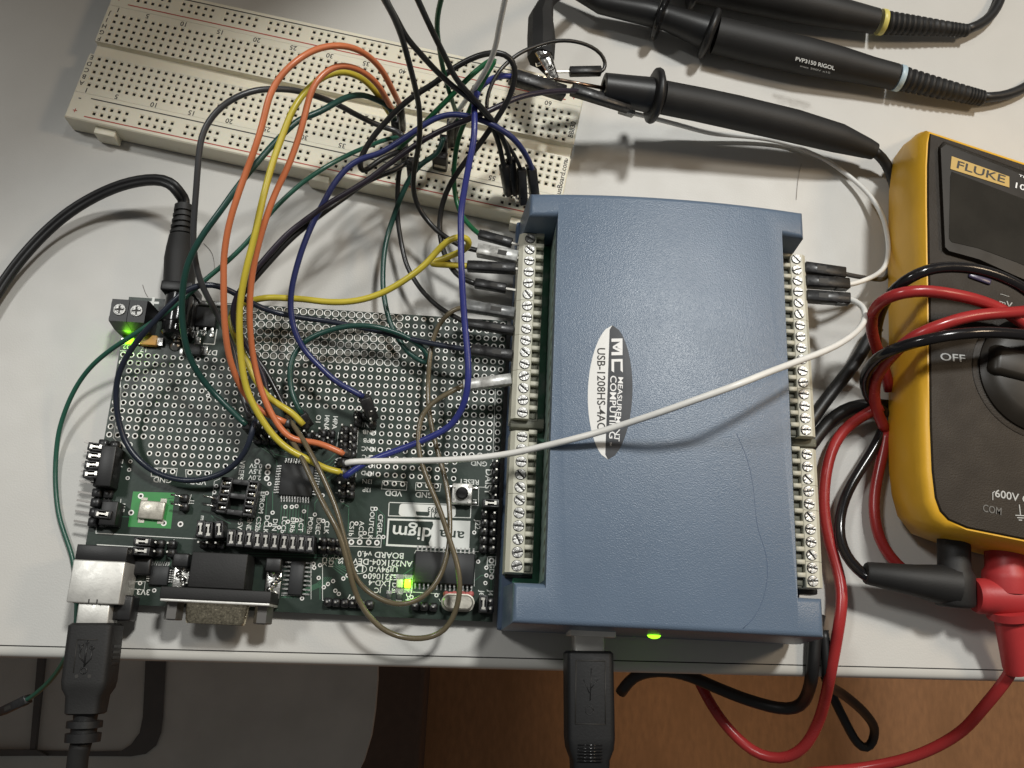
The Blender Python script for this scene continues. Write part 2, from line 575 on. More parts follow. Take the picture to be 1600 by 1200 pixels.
# ================================================================== breadboard
BB0 = Vector((-24.83, 104.84, 0)); BBT = -0.159
_br = Vector((math.cos(BBT), math.sin(BBT), 0)); _bd = Vector((math.sin(BBT), -math.cos(BBT), 0))
ZB = 8.6
def bbp(u, v, z=ZB):
    """breadboard point: u mm along the columns, v mm towards row A, from the centre line"""
    p = BB0 + _br * u + _bd * (v - 0.57)
    return Vector((p.x, p.y, z))
def hole(col, v):
    return bbp(2.54 * col, v)
ROWV = {c: 3.81 + 2.54 * i for i, c in enumerate('EDCBA')}
ROWV.update({c: -3.81 - 2.54 * i for i, c in enumerate('FGHIJ')})

def build_breadboard():
    root = thing('breadboard', bbp(81, 0, 0), 'ivory solderless breadboard with numbered columns and two power rails', 'breadboard')
    U0, U1 = -1.3, 163.9
    def strip(v0, v1, vmid_rows, cols, name, lo=None, hi=None):
        """top sheet of cells between v0 and v1 with holes, plus side walls"""
        b = MB()
        def cellhole(u, v):
            q = []
            for h, dz in ((1.27, 0), (0.84, 0), (0.46, -0.30), (0.40, -2.0)):
                q += [bbp(u - h, v - h, ZB + dz), bbp(u + h, v - h, ZB + dz), bbp(u + h, v + h, ZB + dz), bbp(u - h, v + h, ZB + dz)]
            F, base = [], len(b.v)
            for lv in range(3):
                for k in range(4):
                    k2 = (k + 1) % 4
                    f = [base + lv * 4 + k, base + (lv + 1) * 4 + k, base + (lv + 1) * 4 + k2, base + lv * 4 + k2]
                    b.f.append(f); b.sm.append(False); b.mi.append(1 if lv == 2 else 0)
            b.v += q
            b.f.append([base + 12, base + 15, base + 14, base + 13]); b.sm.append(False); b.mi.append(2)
        def flat(a0, a1, c0, c1):
            if a1 - a0 > 1e-4 and c1 - c0 > 1e-4:
                b.quad(bbp(a0, c0), bbp(a0, c1), bbp(a1, c1), bbp(a1, c0))
        r0, r1 = vmid_rows[0] - 1.27, vmid_rows[-1] + 1.27
        flat(U0 + .4, U1 - .4, v0, r0)
        flat(U0 + .4, U1 - .4, r1, v1)
        cols_s = sorted(cols)
        ua, ub = cols_s[0] * 2.54 - 1.27, cols_s[-1] * 2.54 + 1.27
        flat(U0 + .4, ua, r0, r1)
        flat(ub, U1 - .4, r0, r1)
        cs = set(cols)
        for c in range(cols_s[0], cols_s[-1] + 1):
            for v in vmid_rows:
                u = c * 2.54
                if c in cs:
                    cellhole(u, v)
                else:
                    flat(u - 1.27, u + 1.27, v - 1.27, v + 1.27)
        # rim and walls
        e0 = 0.4 if lo else 0.0
        top = [(U0 + .4, v0), (U1 - .4, v0), (U1 - .4, v1), (U0 + .4, v1)]
        mid = [(U0, v0 - (.4 if lo else 0)), (U1, v0 - (.4 if lo else 0)), (U1, v1 + (.4 if hi else 0)), (U0, v1 + (.4 if hi else 0))]
        base = len(b.v)
        for z, q in ((ZB, top), (ZB - .4, mid), (0.4, mid)):
            b.v += [bbp(u, v, z) for u, v in q]
        for lv in range(2):
            for k in range(4):
                k2 = (k + 1) % 4
                b.f.append([base + lv * 4 + k, base + (lv + 1) * 4 + k, base + (lv + 1) * 4 + k2, base + lv * 4 + k2])
                b.sm.append(False); b.mi.append(0)
        return b.build(name, ['ivory', 'pitmetal', 'pit'], root)
    tc = list(range(1, 64))
    rc = [3 + 6 * g + k for g in range(10) for k in range(5)]
    strip(-17.35, -2.9, sorted(ROWV[c] for c in 'FGHIJ'), tc, 'terminal_strip')
    strip(2.9, 17.35, sorted(ROWV[c] for c in 'ABCDE'), tc, 'terminal_strip')
    strip(-26.9, -17.42, [-24.01, -21.47], rc, 'power_rail', lo=True)
    strip(17.42, 26.9, [21.47, 24.01], rc, 'power_rail', hi=True)
    ch = MB()
    for v0, z0, v1, z1 in ((-2.9, ZB, -2.3, ZB - 2.2), (-2.3, ZB - 2.2, 2.3, ZB - 2.2), (2.3, ZB - 2.2, 2.9, ZB)):
        ch.quad(bbp(U0 + .4, v0, z0), bbp(U0 + .4, v1, z1), bbp(U1 - .4, v1, z1), bbp(U1 - .4, v0, z0))
    for u in (U0 + .4, U1 - .4):
        ch.quad(bbp(u, -2.9, 0.4), bbp(u, 2.9, 0.4), bbp(u, 2.3, ZB - 2.2), bbp(u, -2.3, ZB - 2.2))
    ch.build('centre_channel', 'ivory', root)
    for u in (12, 84, 152):
        t = MB()
        t.rbox(bbp(u, 28.4, 3.4), (7.0, 2.6, 6.0), 0.3, basis(_br))
        t.build('side_tab', 'ivory', root)
    for u in (30, 132):
        t = MB()
        t.rbox(bbp(u, -27.0, 3.4), (4.0, 0.8, 6.0), 0.2, basis(_br))
        t.build('side_slot', 'ivory', root)
    ink, red = MB(), MB()
    zt = ZB + 0.04
    def ln(b, v, ua, ub):
        h = 0.20
        b.quad(bbp(ua, v - h, zt), bbp(ua, v + h, zt), bbp(ub, v + h, zt), bbp(ub, v - h, zt))
    ln(ink, -25.7, 5, 158); ln(red, -18.9, 5, 158)
    ln(ink, 18.9, 5, 158); ln(red, 25.8, 5, 158)
    ang = math.degrees(BBT) + 180
    for n in [1] + list(range(5, 64, 5)):
        ink.text(str(n), bbp(2.54 * n, -16.2, zt), 1.75, ang)
        ink.text(str(n), bbp(2.54 * n, 16.2, zt), 1.75, ang)
    for c, v in ROWV.items():
        ink.text(c, bbp(0.15, v, zt), 1.6, ang)
        ink.text(c, bbp(162.6 if c in 'ABCDE' else 162.6, v, zt), 1.3, ang) if c in 'E' else None
    for v, s in ((21.5, '-'), (-24.0, '-')):
        ink.text(s, bbp(1.5, v - 1.6 if v > 0 else v, zt), 2.2, ang)
        ink.text(s, bbp(160.6, v, zt), 2.2, ang)
    for v in (24.2, -20.6):
        red.text('+', bbp(1.5, v, zt), 2.0, ang)
        red.text('+', bbp(160.6, v, zt), 2.0, ang)
    ink.text('BB830', bbp(162.3, -8.0, zt), 1.7, math.degrees(BBT) + 90)
    ink.text('BusBoard.com', bbp(162.3, 11.0, zt), 1.75, math.degrees(BBT) + 90)
    ink.build('printed_marking', 'inkblack', root)
    red.build('printed_marking', 'inkred', root)
build_breadboard()

# ================================================================== circuit board
XL, XR = -1.27, 118.11
YT, YM, YB = 19.05, -36.83, -74.6
def padkind(u, v):
    if v < 0:
        if 14 <= u <= 33: return 2
        return 1 if u >= 34 else 0
    if v <= 5: return 1
    if v <= 10: return 1 if (u <= 15 or u >= 31) else 0
    if v <= 12: return 1 if (5 <= u <= 15 or 31 <= u <= 41) else 0
    if v == 13: return 1 if (6 <= u <= 15 or 31 <= u <= 41) else 0
    if v == 14: return 1 if u in (6, 7, 8, 10, 11, 12, 33, 34, 35, 37, 38, 39) else 0
    return 0

def P(px, py, h=0.0):
    return at(px, py, ZP + h)

def build_pcb():
    root = thing('circuit_board', ((XL + XR) / 2, (YT + YB) / 2, ZP - 1.6), 'dark green prototyping circuit board full of ringed pads, chips and jumpers', 'circuit board')
    b, pads = MB(), MB()
    N = 12
    for v in range(-7, 15):
        for u in range(0, 47):
            x, y, h = 2.54 * u, -2.54 * v, 1.27
            k = padkind(u, v)
            sq = [(x - h, y - h), (x + h, y - h), (x + h, y + h), (x - h, y + h)]
            if not k:
                b.add([(p[0], p[1], ZP) for p in sq], [(0, 1, 2, 3)])
                b.add([(p[0], p[1], ZP - 1.6) for p in sq], [(3, 2, 1, 0)])
                continue
            wide = (u <= 4 or u >= 42)
            ri, ro = (0.93, 1.16) if k == 2 else ((0.56, 0.90) if wide else (0.47, 0.80))
            ri += random.uniform(-.02, .02)
            circ = [(x + ri * math.cos(2 * math.pi * (i + 0.5) / N - math.pi * .75), y + ri * math.sin(2 * math.pi * (i + 0.5) / N - math.pi * .75)) for i in range(N)]
            base = len(b.v)
            b.v += [Vector((p[0], p[1], ZP)) for p in sq + circ] + [Vector((p[0], p[1], ZP - 1.6)) for p in sq + circ]
            for z, flip in ((0, False), (16, True)):
                for s in range(4):
                    s2 = (s + 1) % 4
                    c = [s * 3 - 0, s * 3 + 1, s * 3 + 2]
                    # square side s (corner s to s2) is served by circle vertices around its middle
                    ring = [(s * 3 + j) % N for j in range(4)]
                    f = [base + z + s, base + z + s2] + [base + z + 4 + r for r in ring[::-1]]
                    # last ring vertex is shared with the next side
                    b.f.append(f[::-1] if flip else f); b.sm.append(False); b.mi.append(0)
            for i in range(N):
                j = (i + 1) % N
                b.f.append([base + 4 + i, base + 4 + j, base + 20 + j, base + 20 + i]); b.sm.append(True); b.mi.append(1)
            zt = ZP + 0.05
            if k == 2: b.disc((x, y), ri * 1.0, ZP - .45, 12, 2)  # disc coloured like the shaded table under the hole
            n2 = 14
            Q = []
            for r, z in ((ri * 0.98, zt - .06), (ri + .05, zt), (ro, zt), (ro + .03, ZP - .02)):
                for i in range(n2):
                    a = 2 * math.pi * i / n2
                    Q.append((x + r * math.cos(a), y + r * math.sin(a), z))
            pads.add(Q, [(l * n2 + i, (l + 1) * n2 + i, (l + 1) * n2 + (i + 1) % n2, l * n2 + (i + 1) % n2) for l in range(3) for i in range(n2)], True)
    for z, fl in ((ZP, 0), (ZP - 1.6, 1)):
        q = [(XL, YB, z), (XR, YB, z), (XR, YM, z), (XL, YM, z)]
        b.add(q, [(0, 1, 2, 3) if not fl else (3, 2, 1, 0)])
    o = [(XL, YB), (XR, YB), (XR, YT), (XL, YT)]
    for i in range(4):
        p, q = o[i], o[(i + 1) % 4]
        b.add([(p[0], p[1], ZP - 1.6), (q[0], q[1], ZP - 1.6), (q[0], q[1], ZP), (p[0], p[1], ZP)], [(0, 1, 2, 3)], False, 1)
    board = b.build('board', ['pcb', 'pcbedge', 'holeshade'], root)
    pd = pads.build('solder_pads', 'pad', root)
    tag(pd, kind='stuff')
    return root
PCB = build_pcb()

# --- loose vias and extra pads
def vias():
    b = MB()
    L = [(205.5, 707.5), (203.8, 721), (201.8, 734), (199.5, 747), (220, 775), (205, 801), (256, 817.5), (282, 819), (402, 721), (419, 729), (418, 738.5), (417, 747.5), (421, 756),
         (338, 759.5), (335, 769), (417, 770.5), (426, 801), (446, 792), (456, 792), (463.5, 791), (475, 799), (492, 804), (504, 774), (534.5, 782), (587, 795), (557, 818), (570, 833), (599, 839),
         (450, 815), (464, 813), (422, 820), (436, 824), (505, 814), (741, 832), (747, 877.5), (760, 887), (760, 899), (758.5, 911), (767.5, 902), (490, 881), (491, 887), (500, 883), (498, 903), (506, 917.5),
         (512.5, 912.5), (520.5, 908), (524, 923), (529.5, 928), (536.5, 904), (543, 899), (570.5, 900.5), (643, 933), (682, 930), (472, 935), (219, 911), (226.5, 892), (241, 922.5), (364, 875),
         (323, 607), (325, 618)]
    for x, y in L:
        p = P(x, y)
        b.ring(p, 0.32, 0.62, ZP + 0.035, 12)
        b.disc(p, 0.33, ZP + 0.03, 10, 1)
    for x, y in [(402, 721), (419, 729), (418, 738.5), (417, 747.5), (205, 801), (220, 775), (256, 817.5), (282, 819), (549, 847), (562, 847), (576, 847.5), (589, 848), (768, 876)]:
        p = P(x, y)
        b.ring(p, 0.44, 0.84, ZP + 0.05, 14)
        b.disc(p, 0.45, ZP + 0.045, 12, 1)
    tag(b.build('solder_vias', ['pad', 'inkblack'], PCB), kind='stuff')
vias()

def silkscreen():
    b = MB()
    z = ZP + 0.03
    def t(s, x, y, h, ang=180, sx=1.0):
        b.text(s, P(x, y, .03), h * 1.1, ang, 0, sx * 1.06)
    def ln(pts, w=0.16):
        b.line([P(*p) for p in pts], w, z)
    t('GND', 254, 749.5, 1.45); t('VDD', 309, 752.5, 1.45)
    ln([(237, 745), (235, 731), (277, 732), (275, 746), (236, 744)]); ln([(291, 747), (290, 734), (331, 736), (329, 748)])
    t('GND', 192, 694, 1.6); ln([(189, 605), (188, 640), (181, 660), (177, 684), (184, 692)]); ln([(190, 560), (188, 605)])
    t('J24', 188, 724, 1.25, -90); t('J17', 191, 793, 1.25, -90); t('J1', 299, 785, 1.2, -90)
    t('D', 166, 777, 1.7, -90); t('+', 238.5, 474.5, 4.6, 0); t('D2', 199, 541.5, 1.3); t('17', 225, 546, 1.4); t('D7', 332, 550.5, 1.5); t('J5', 317, 519, 1.2, -90)
    ln([(188, 548), (200, 548.5)], .2); ln([(190, 539), (199, 539)], .2); ln([(309, 473), (385, 477)], .2); ln([(309, 473), (308, 482)], .2); ln([(339, 515), (335, 538), (318, 537)], .3)
    t('VREFS', 377, 735, 1.35, -90); t('0.5V', 400, 727.5, 1.25); t('3.5V', 399, 736.5, 1.25); t('2.0V', 398, 746, 1.25); t('EPROM', 409, 785, 1.25, -90)
    for s, x, y in (('+5V', 375, 818), ('GND', 389, 819), ('CS2b', 403, 819), ('DCLK', 416, 819), ('DIN', 429, 820), ('LCCb', 443, 820), ('ERRb', 457, 820), ('ACT', 470, 820), ('PORb', 484, 821), ('EXEC', 497, 822), ('CLK', 510, 824), ('CS1b', 549, 826), ('ACLK', 564, 828), ('DOUTCLK', 580, 817), ('CFGFLG', 593, 823)):
        t(s, x, y, 1.25, -90)
    t('E', 316, 809, 1.2); t('SCK', 507, 875, 1.25, -90); t('SDI', 517, 878, 1.25, -90); t('D', 525, 870, 1.2, -90); t('SS', 532, 876, 1.25, -90)
    ln([(540, 841), (596, 841), (595, 855), (540, 853)])
    t('BOARD v4.0', 595, 866.5, 1.55); t('AN221K04-DEV', 598, 878.5, 1.55); t('94V-0', 593, 889, 1.5); t('E321060', 598, 900.5, 1.5); t('LXD-4', 593, 910.5, 1.4); t('UL', 614, 888.5, 1.5); t('JC', 590, 922, 1.3)
    t('LX', 559, 887.5, 1.8); p = P(560, 889)
    for k in range(24):
        a0, a1 = 2 * math.pi * k / 24, 2 * math.pi * (k + 1) / 24
        b.line([(p.x + 2.4 * math.cos(a0), p.y + 1.35 * math.sin(a0)), (p.x + 2.4 * math.cos(a1), p.y + 1.35 * math.sin(a1))], 0.18, z)
    t('D3', 616, 917, 1.25, -90); t('D4', 637.5, 932, 1.25, -90); t('P7', 548.5, 932.5, 1.35); t('J6', 752.5, 927, 1.25, -90); t('J4', 766, 926.5, 1.25, -90); t('GDO', 768, 893, 1.25, -90); t('J22', 746, 820, 1.4, -90)
    t('3V3', 224, 924.5, 1.45); t('VDD', 615, 770.5, 1.45); t('GND', 663, 773, 1.45); t('RESET', 733, 752.5, 1.4); t('DAISY', 762.5, 752.5, 1.75, -90); t('GND', 748.5, 724, 1.35); t('E', 742, 784, 1.5); ln([(748, 761), (747.5, 790), (705, 788)]); ln([(748, 761), (762, 761.5)])
    ln([(598, 751), (636, 753), (635, 766), (596, 764), (598, 751)]); ln([(650, 754), (689, 756), (687, 767.5), (649, 766), (650, 754)])
    ln([(774, 608), (770, 720), (767, 783)], .18); ln([(765, 784), (754, 784), (750, 862), (738, 862)]); ln([(772, 721), (766, 727)])
    t('GND', 573, 663.5, 1.4)
    for s, y in (('I4NB', 675), ('I4PB', 688), ('I4NC', 701), ('I4PC', 714), ('I4ND', 727), ('I4PD', 739), ('I3N', 752), ('I3P', 765)):
        t(s, 577.5 - (y - 675) * .05, y, 1.2)
    t('O1', 497, 655, 1.3, -90); t('I4NA', 510, 660, 1.3, -90); t('I4PA', 523, 660, 1.3, -90); t('VM', 526, 722, 1.3, -90)
    ln([(560, 664), (557, 712)]); ln([(557, 735), (553, 771), (524, 770)]); ln([(529, 676), (526, 700)]); ln([(394, 690), (450, 692)], .3)
    ln([(168, 691), (176, 692)], .18); ln([(186, 701), (180, 753), (177, 752)], .18); ln([(150, 833), (307, 842)], .22); ln([(153, 792), (150, 833)], .2); ln([(152, 851), (220, 855)], .26); ln([(189, 780), (184, 821), (180, 821)], .18)
    ln([(272, 843), (270, 862), (275, 868), (297, 866)], .18); ln([(207, 909), (227, 909), (225, 922), (207, 920)], .14)
    ln([(299, 773), (295, 787), (293, 787)], .18); ln([(344, 748), (335, 752), (330, 790)], .14)
    ln([(650, 860), (648, 864)]); ln([(742, 862), (741, 916)], .14); ln([(650, 860), (742, 864)], .14); ln([(645, 925), (687, 928)], .16); ln([(762, 870), (775, 870), (774, 883), (761, 883), (762, 870)], .2); ln([(686, 936), (688, 940)])
    ln([(610, 899), (645, 900), (643, 926), (608, 925), (610, 899)], .25); ln([(504, 872), (504, 938), (575, 942)], .16); ln([(486, 878), (486, 936)], .14); ln([(440, 930), (470, 931)], .14)
    b.build('silkscreen_print', 'silk', PCB)
    g = MB()
    def tr(*pts):
        g.line([P(*p) for p in pts], 0.22, ZP + 0.012)
    for k in range(4):
        tr((401 + k * 9, 690), (404 + k * 9, 697), (412 + k * 6, 702 + k), (430, 714 + k * 3)) if k < 2 else tr((408 + k * 9, 692), (416 + k * 8, 702), (450, 704 + k))
    tr((396, 692), (412, 697), (432, 719), (433, 728)); tr((420, 697), (430, 710), (447, 714))
    for k in range(10):
        x = 440 + k * 4.6
        tr((x, 790), (x - 1.5, 812 + (k % 3) * 7), (x - 6 + (k % 4), 832))
    for k in range(5):
        tr((509 + k * 4.5, 866 + k), (516 + k * 4.8, 884), (546 + k * 5, 906 - k * 3))
        tr((506 + k * 3, 902), (495 + k * 4, 912), (440 + k * 5, 934))
    for k in range(6):
        tr((507, 722 + k * 7), (515, 718 + k * 6.5), (524, 708 + k * 7))
    tr((545, 795), (544, 830)); tr((588, 795), (588, 838)); tr((590, 795), (601, 806), (600, 850)); tr((404, 806), (404, 830)); tr((426, 804), (426, 768)); tr((417, 774), (415, 812), (402, 832))
    tr((186, 807), (216, 808)); tr((258, 785), (263, 779), (273, 778)); tr((630, 898), (650, 884)); tr((742, 907), (752, 899), (758, 899)); tr((768, 884), (767, 922)); tr((500, 898), (500, 936)); tr((330, 805), (345, 822)); tr((355, 812), (380, 812), (395, 826))
    tr((336, 806), (360, 818)); tr((260, 868), (268, 876), (264, 886)); tr((385, 868), (530, 872)); tr((385, 864), (530, 868)); tr((500, 775), (492, 786), (492, 800)); tr((535, 786), (545, 792))
    g.build('copper_traces', 'trace', PCB)
silkscreen()

def logo():
    w, k = MB(), MB()
    z = ZP + 0.03
    def q(b, pts, dz=0.0, mi=0):
        b.add([P(*p, .03 + dz) for p in pts], [tuple(range(len(pts)))[::-1]], False, mi)
    q(w, [(606, 810), (735, 814), (733, 859), (603, 853)])
    q(k, [(608.5, 813), (676, 815), (677, 820), (673, 829), (674, 838), (670, 848), (671, 853), (606, 850)], 0.02)
    w.text('digm', P(643.5, 832, .08), 3.9, 178.5, 0, 1.12)
    k.text('ana', P(706, 836, .08), 3.0, 178.5, 0, 1.3)
    w.line([P(*p) for p in ((608, 785), (736, 789), (735, 809), (607, 806), (608, 785))], 0.24, ZP + .03)
    pts = []
    for cx, cy, a0 in ((629, 792, 90), (707, 795, 0), (707, 803, -90), (628, 801, 180)):
        for j in range(5):
            a = math.radians(a0 + (90 - j * 22.5 if False else 90 - 22.5 * j))
            pts.append((cx + 5 * math.cos(a), cy - 5 * math.sin(a)))
    w.add([P(*p, .06) for p in pts], [tuple(range(len(pts)))[::-1]])
    k.text('393', P(676, 796, .1), 1.5, 180); k.text('21', P(677, 804, .1), 1.5, 180)
    k.add([P(*p, .1) for p in ((650, 799), (671, 800), (671, 805), (668, 806.5), (652, 805.5), (650, 803))], [(0, 5, 4, 3, 2, 1)])
    w.build('printed_logo', 'silk', PCB)
    k.build('printed_logo_dark', 'pcb', PCB)
logo()

# --- chips with leads
def chip(c, sx, sy, h, leads, name='chip', mtl='chip', ang=0.0, lead_w=0.4, lead_l=1.0, pitch=0.8, zb=0.25):
    """leads: counts (left, right, top, bottom)"""
    R = Matrix.Rotation(math.radians(ang), 3, 'Z')
    c = Vector((c.x, c.y, ZP))
    b = MB()
    b.rbox(c + Vector((0, 0, zb + h / 2)), (sx, sy, h), min(0.25, h * .3), R, 0, 1, 0.97)
    o = b.build(name, mtl, PCB)
    l = MB()
    for side, n in enumerate(leads):
        for i in range(n):
            s = (i - (n - 1) / 2) * pitch
            for d, zz, hh in ((0.25, zb + h * .45, 0.18), (0.72, 0.12, 0.20)):
                ln = 0.5 if d < .5 else 0.6
                if d > .5:
                    ln = lead_l * .7
                if side < 2:
                    sg = -1 if side == 0 else 1
                    q = Vector((sg * (sx / 2 + d * lead_l), s, zz)); sz = (ln * lead_l if d < .5 else ln, lead_w, hh)
                else:
                    sg = 1 if side == 2 else -1
                    q = Vector((s, sg * (sy / 2 + d * lead_l), zz)); sz = (lead_w, ln * lead_l if d < .5 else ln, hh)
                l.box(c + R @ q, sz, R)
    if sum(leads):
        l.build('leads', 'solder', o)
    return o
chip(P(463.5, 749.5, 1.4), 10.0, 10.0, 1.4, (11, 11, 11, 11), pitch=0.8, lead_l=1.5, lead_w=.36)
chip(P(694.5, 887.5, 2.2), 17.9, 9.2, 2.3, (0, 0, 14, 14), pitch=1.27, lead_l=1.6, lead_w=.45)
chip(P(463, 903, 1.6), 4.2, 9.9, 1.6, (8, 8, 0, 0), pitch=1.27, lead_l=1.8, lead_w=.45)
chip(P(248.5, 899, 1.4), 5.3, 5.6, 1.3, (6, 6, 7, 0), pitch=0.65, lead_l=1.1, lead_w=.3)
chip(P(322, 495, 1.6), 6.4, 6.6, 1.7, (0, 0, 0, 3), pitch=2.3, lead_l=1.8, lead_w=.7, name='voltage_regulator')
chip(P(300, 545.5, 2), 5.6, 3.6, 2.1, (0, 0, 0, 0), name='diode')

def small_parts():
    g = MB()
    g.prism([tuple(P(*p))[:2] for p in ((208, 768), (200, 823), (267, 826), (273, 770))], ZP - .01, ZP + .02)
    g.build('bare_copper_patch', 'greenpatch', PCB)
    c = P(236.5, 797, 1.2)
    x = MB(); x.rbox((c.x, c.y, ZP + 0.75), (7.4, 5.4, 1.4), 0.35, Matrix.Rotation(-0.04, 3, 'Z'))
    for sx, sy in ((-1, -1), (1, -1), (1, 1), (-1, 1)):
        x.box((c.x + sx * 2.8, c.y + sy * 3.0, ZP + .1), (1.8, 1.4, .16))
    x.build('oscillator', 'canmetal', PCB)
    # crystal in a can lying at the lower edge
    a, b2 = P(690, 941, 2.2), P(741, 941.5, 2.2)
    k = MB()
    d = (b2 - a); L = d.length; u = d.normalized()
    def oval(r, ry, z):
        out = []
        m = (a + b2) / 2
        for i in range(28):
            t = 2 * math.pi * i / 28
            cx = (L / 2 - ry) * (1 if math.cos(t) > 0 else -1)
            out.append(Vector((m.x + cx + r * math.cos(t) , m.y + r * math.sin(t), z)))
        return out
    k.loft([oval(2.55, 2.4, ZP + .2), oval(2.55, 2.4, ZP + .7), oval(2.1, 2.4, ZP + .75), oval(2.1, 2.4, ZP + 3.4), oval(1.7, 2.4, ZP + 3.9)])
    shade_sharp(k.build('crystal_can', 'canmetal', PCB))
    w = MB()
    for i in range(7):
        p = P(697 + i * 6.5, 928 + (i % 2), .4)
        w.lathe((p.x, p.y, ZP), (0, 0, 1), [(0, .95), (.35, .8), (.6, .3), (.65, 0.01)], 10)
    w.build('red_wax_dots', 'redwax', PCB)
    # LEDs
    for x_, y_, on in ((202, 532.5, 1), (637, 912, 1), (624.5, 911.5, 0)):
        c = P(x_, y_, .6)
        l = MB()
        vert = y_ > 700
        sx, sy = (2.0, 2.6) if vert else (2.6, 2.2)
        l.rbox((c.x, c.y, ZP + .45), (sx, sy, .9), .3)
        o = l.build('led', 'led' if on else 'ledoff', PCB)
        f = MB()
        for s in (-1, 1):
            if vert: f.box((c.x, c.y + s * 2.0, ZP + .12), (2.2, 1.2, .24))
            else: f.box((c.x + s * 2.0, c.y, ZP + .12), (1.2, 1.8, .24))
        f.build('solder_joint', 'solder', o)
    # two passive parts under the label text
    for x_, y_ in ((607.5, 932), (624, 933)):
        c = P(x_, y_, .4)
        l = MB(); l.rbox((c.x, c.y, ZP + .3), (1.5, 1.6, .6), .12); o = l.build('chip_resistor', 'chip', PCB)
        f = MB()
        for s in (-1, 1): f.box((c.x + s * .1, c.y + s * 1.25, ZP + .22), (1.7, .9, .44))
        f.build('solder_joint', 'solder', o)
    c = P(230.5, 532, 1.6)
    l = MB(); l.rbox((c.x + .4, c.y, ZP + 1.2), (5.0, 3.2, 2.2), .25); o = l.build('tantalum_capacitor', 'tantalum', PCB)
    f = MB(); f.box((c.x + 3.7, c.y, ZP + .6), (1.6, 2.4, 1.2)); f.box((c.x - 2.9, c.y, ZP + .6), (1.4, 2.4, 1.2)); f.build('solder_joint', 'solder', o)
    f = MB()
    for x_, y_, sx, sy in ((307, 523, .9, 2.0), (309, 533, 1.9, 2.4), (320, 548, 1.8, 3.0), (285, 549, 1.4, 2.4), (331, 524, 1.2, 1.4), (307.5, 522, .8, 1), (318.5, 523, .8, 1)):
        c = P(x_, y_)
        f.rbox((c.x, c.y, ZP + .2), (sx, sy, .4), .12)
    for x_, y_, r in ((274, 540, 2.0), (276, 533, 1.4)):
        c = P(x_, y_)
        f.lathe((c.x, c.y, ZP), (0, 0, 1), [(0, r), (.5, r * .8), (1.1, r * .4), (1.3, .01)], 14)
    c = P(322, 474, .5); f.rbox((c.x + 1.6, c.y, ZP + .5), (8.0, 1.6, .9), .2)
    f.build('solder_joint', 'solder', PCB)
    # DIP socket
    c = P(371, 776, 4)
    R = Matrix.Rotation(math.radians(-4), 3, 'Z')
    s = MB()
    zc = ZP + 2.2
    c = Vector((c.x, c.y, 0))
    for x_ in (-3.9, 3.9):
        for k in range(5):
            s.rbox(c + R @ Vector((x_, 4.9 - k * 2.45, 0)) + Vector((0, 0, zc)), (3.0, .8, 4.2), .12, R)
        for e in (-1, 1):
            s.rbox(c + R @ Vector((x_ + e * 1.35, 0, 0)) + Vector((0, 0, zc)), (.5, 10.4, 4.2), .1, R)
        s.box(c + R @ Vector((x_, 0, 0)) + Vector((0, 0, ZP + .9)), (2.6, 10, 1.4), R)
    for y_ in (-4.6, 0.2, 4.4):
        s.rbox(c + R @ Vector((0, y_, 0)) + Vector((0, 0, zc - .2)), (5.2, 1.6, 3.6), .15, R)
    o = s.build('chip_socket', 'housing', PCB)
    t = MB()
    for x_ in (-3.9, 3.9):
        for k in range(4):
            p = c + R @ Vector((x_ + (.3 if x_ < 0 else -.3), 3.7 - k * 2.45, 0)) + Vector((0, 0, ZP + 2.4))
            t.rbox(p, (1.5, .9, 2.2), .2, R)
            t.box(p + R @ Vector((-.95 if x_ < 0 else .95, 0, -.2)), (.5, .9, 1.6), R, 1)
    t.build('socket_contacts', ['solder', 'goldtin'], o)
    # reset button
    c = P(722, 771, 3.2)
    s = MB()
    s.rbox((c.x, c.y, ZP + 1.6), (6.1, 6.1, 3.2), .3)
    o = s.build('reset_button', 'satin', PCB)
    s = MB(); s.lathe((c.x, c.y, ZP + 3.1), (0, 0, 1), [(0, 1.85), (1.2, 1.8), (1.45, 1.5)], 22); shade_sharp(s.build('button_cap', 'blackmatte', o))
    s = MB()
    for sx, sy in ((-1, -1), (1, -1), (1, 1), (-1, 1)):
        s.cyl((c.x + sx * 2.3, c.y + sy * 2.3, ZP + 3.1), (c.x + sx * 2.3, c.y + sy * 2.3, ZP + 3.5), .62, n=12)
    s.build('button_rivet', 'steel', o)
    s = MB()
    for sx, sy in ((-1, -1), (1, -1), (1, 1), (-1, 1)):
        s.rbox((c.x + sx * 3.8, c.y + sy * 2.3, ZP + .3), (1.6, .8, .5), .1)
    s.build('button_leg', 'solder', o)
small_parts()

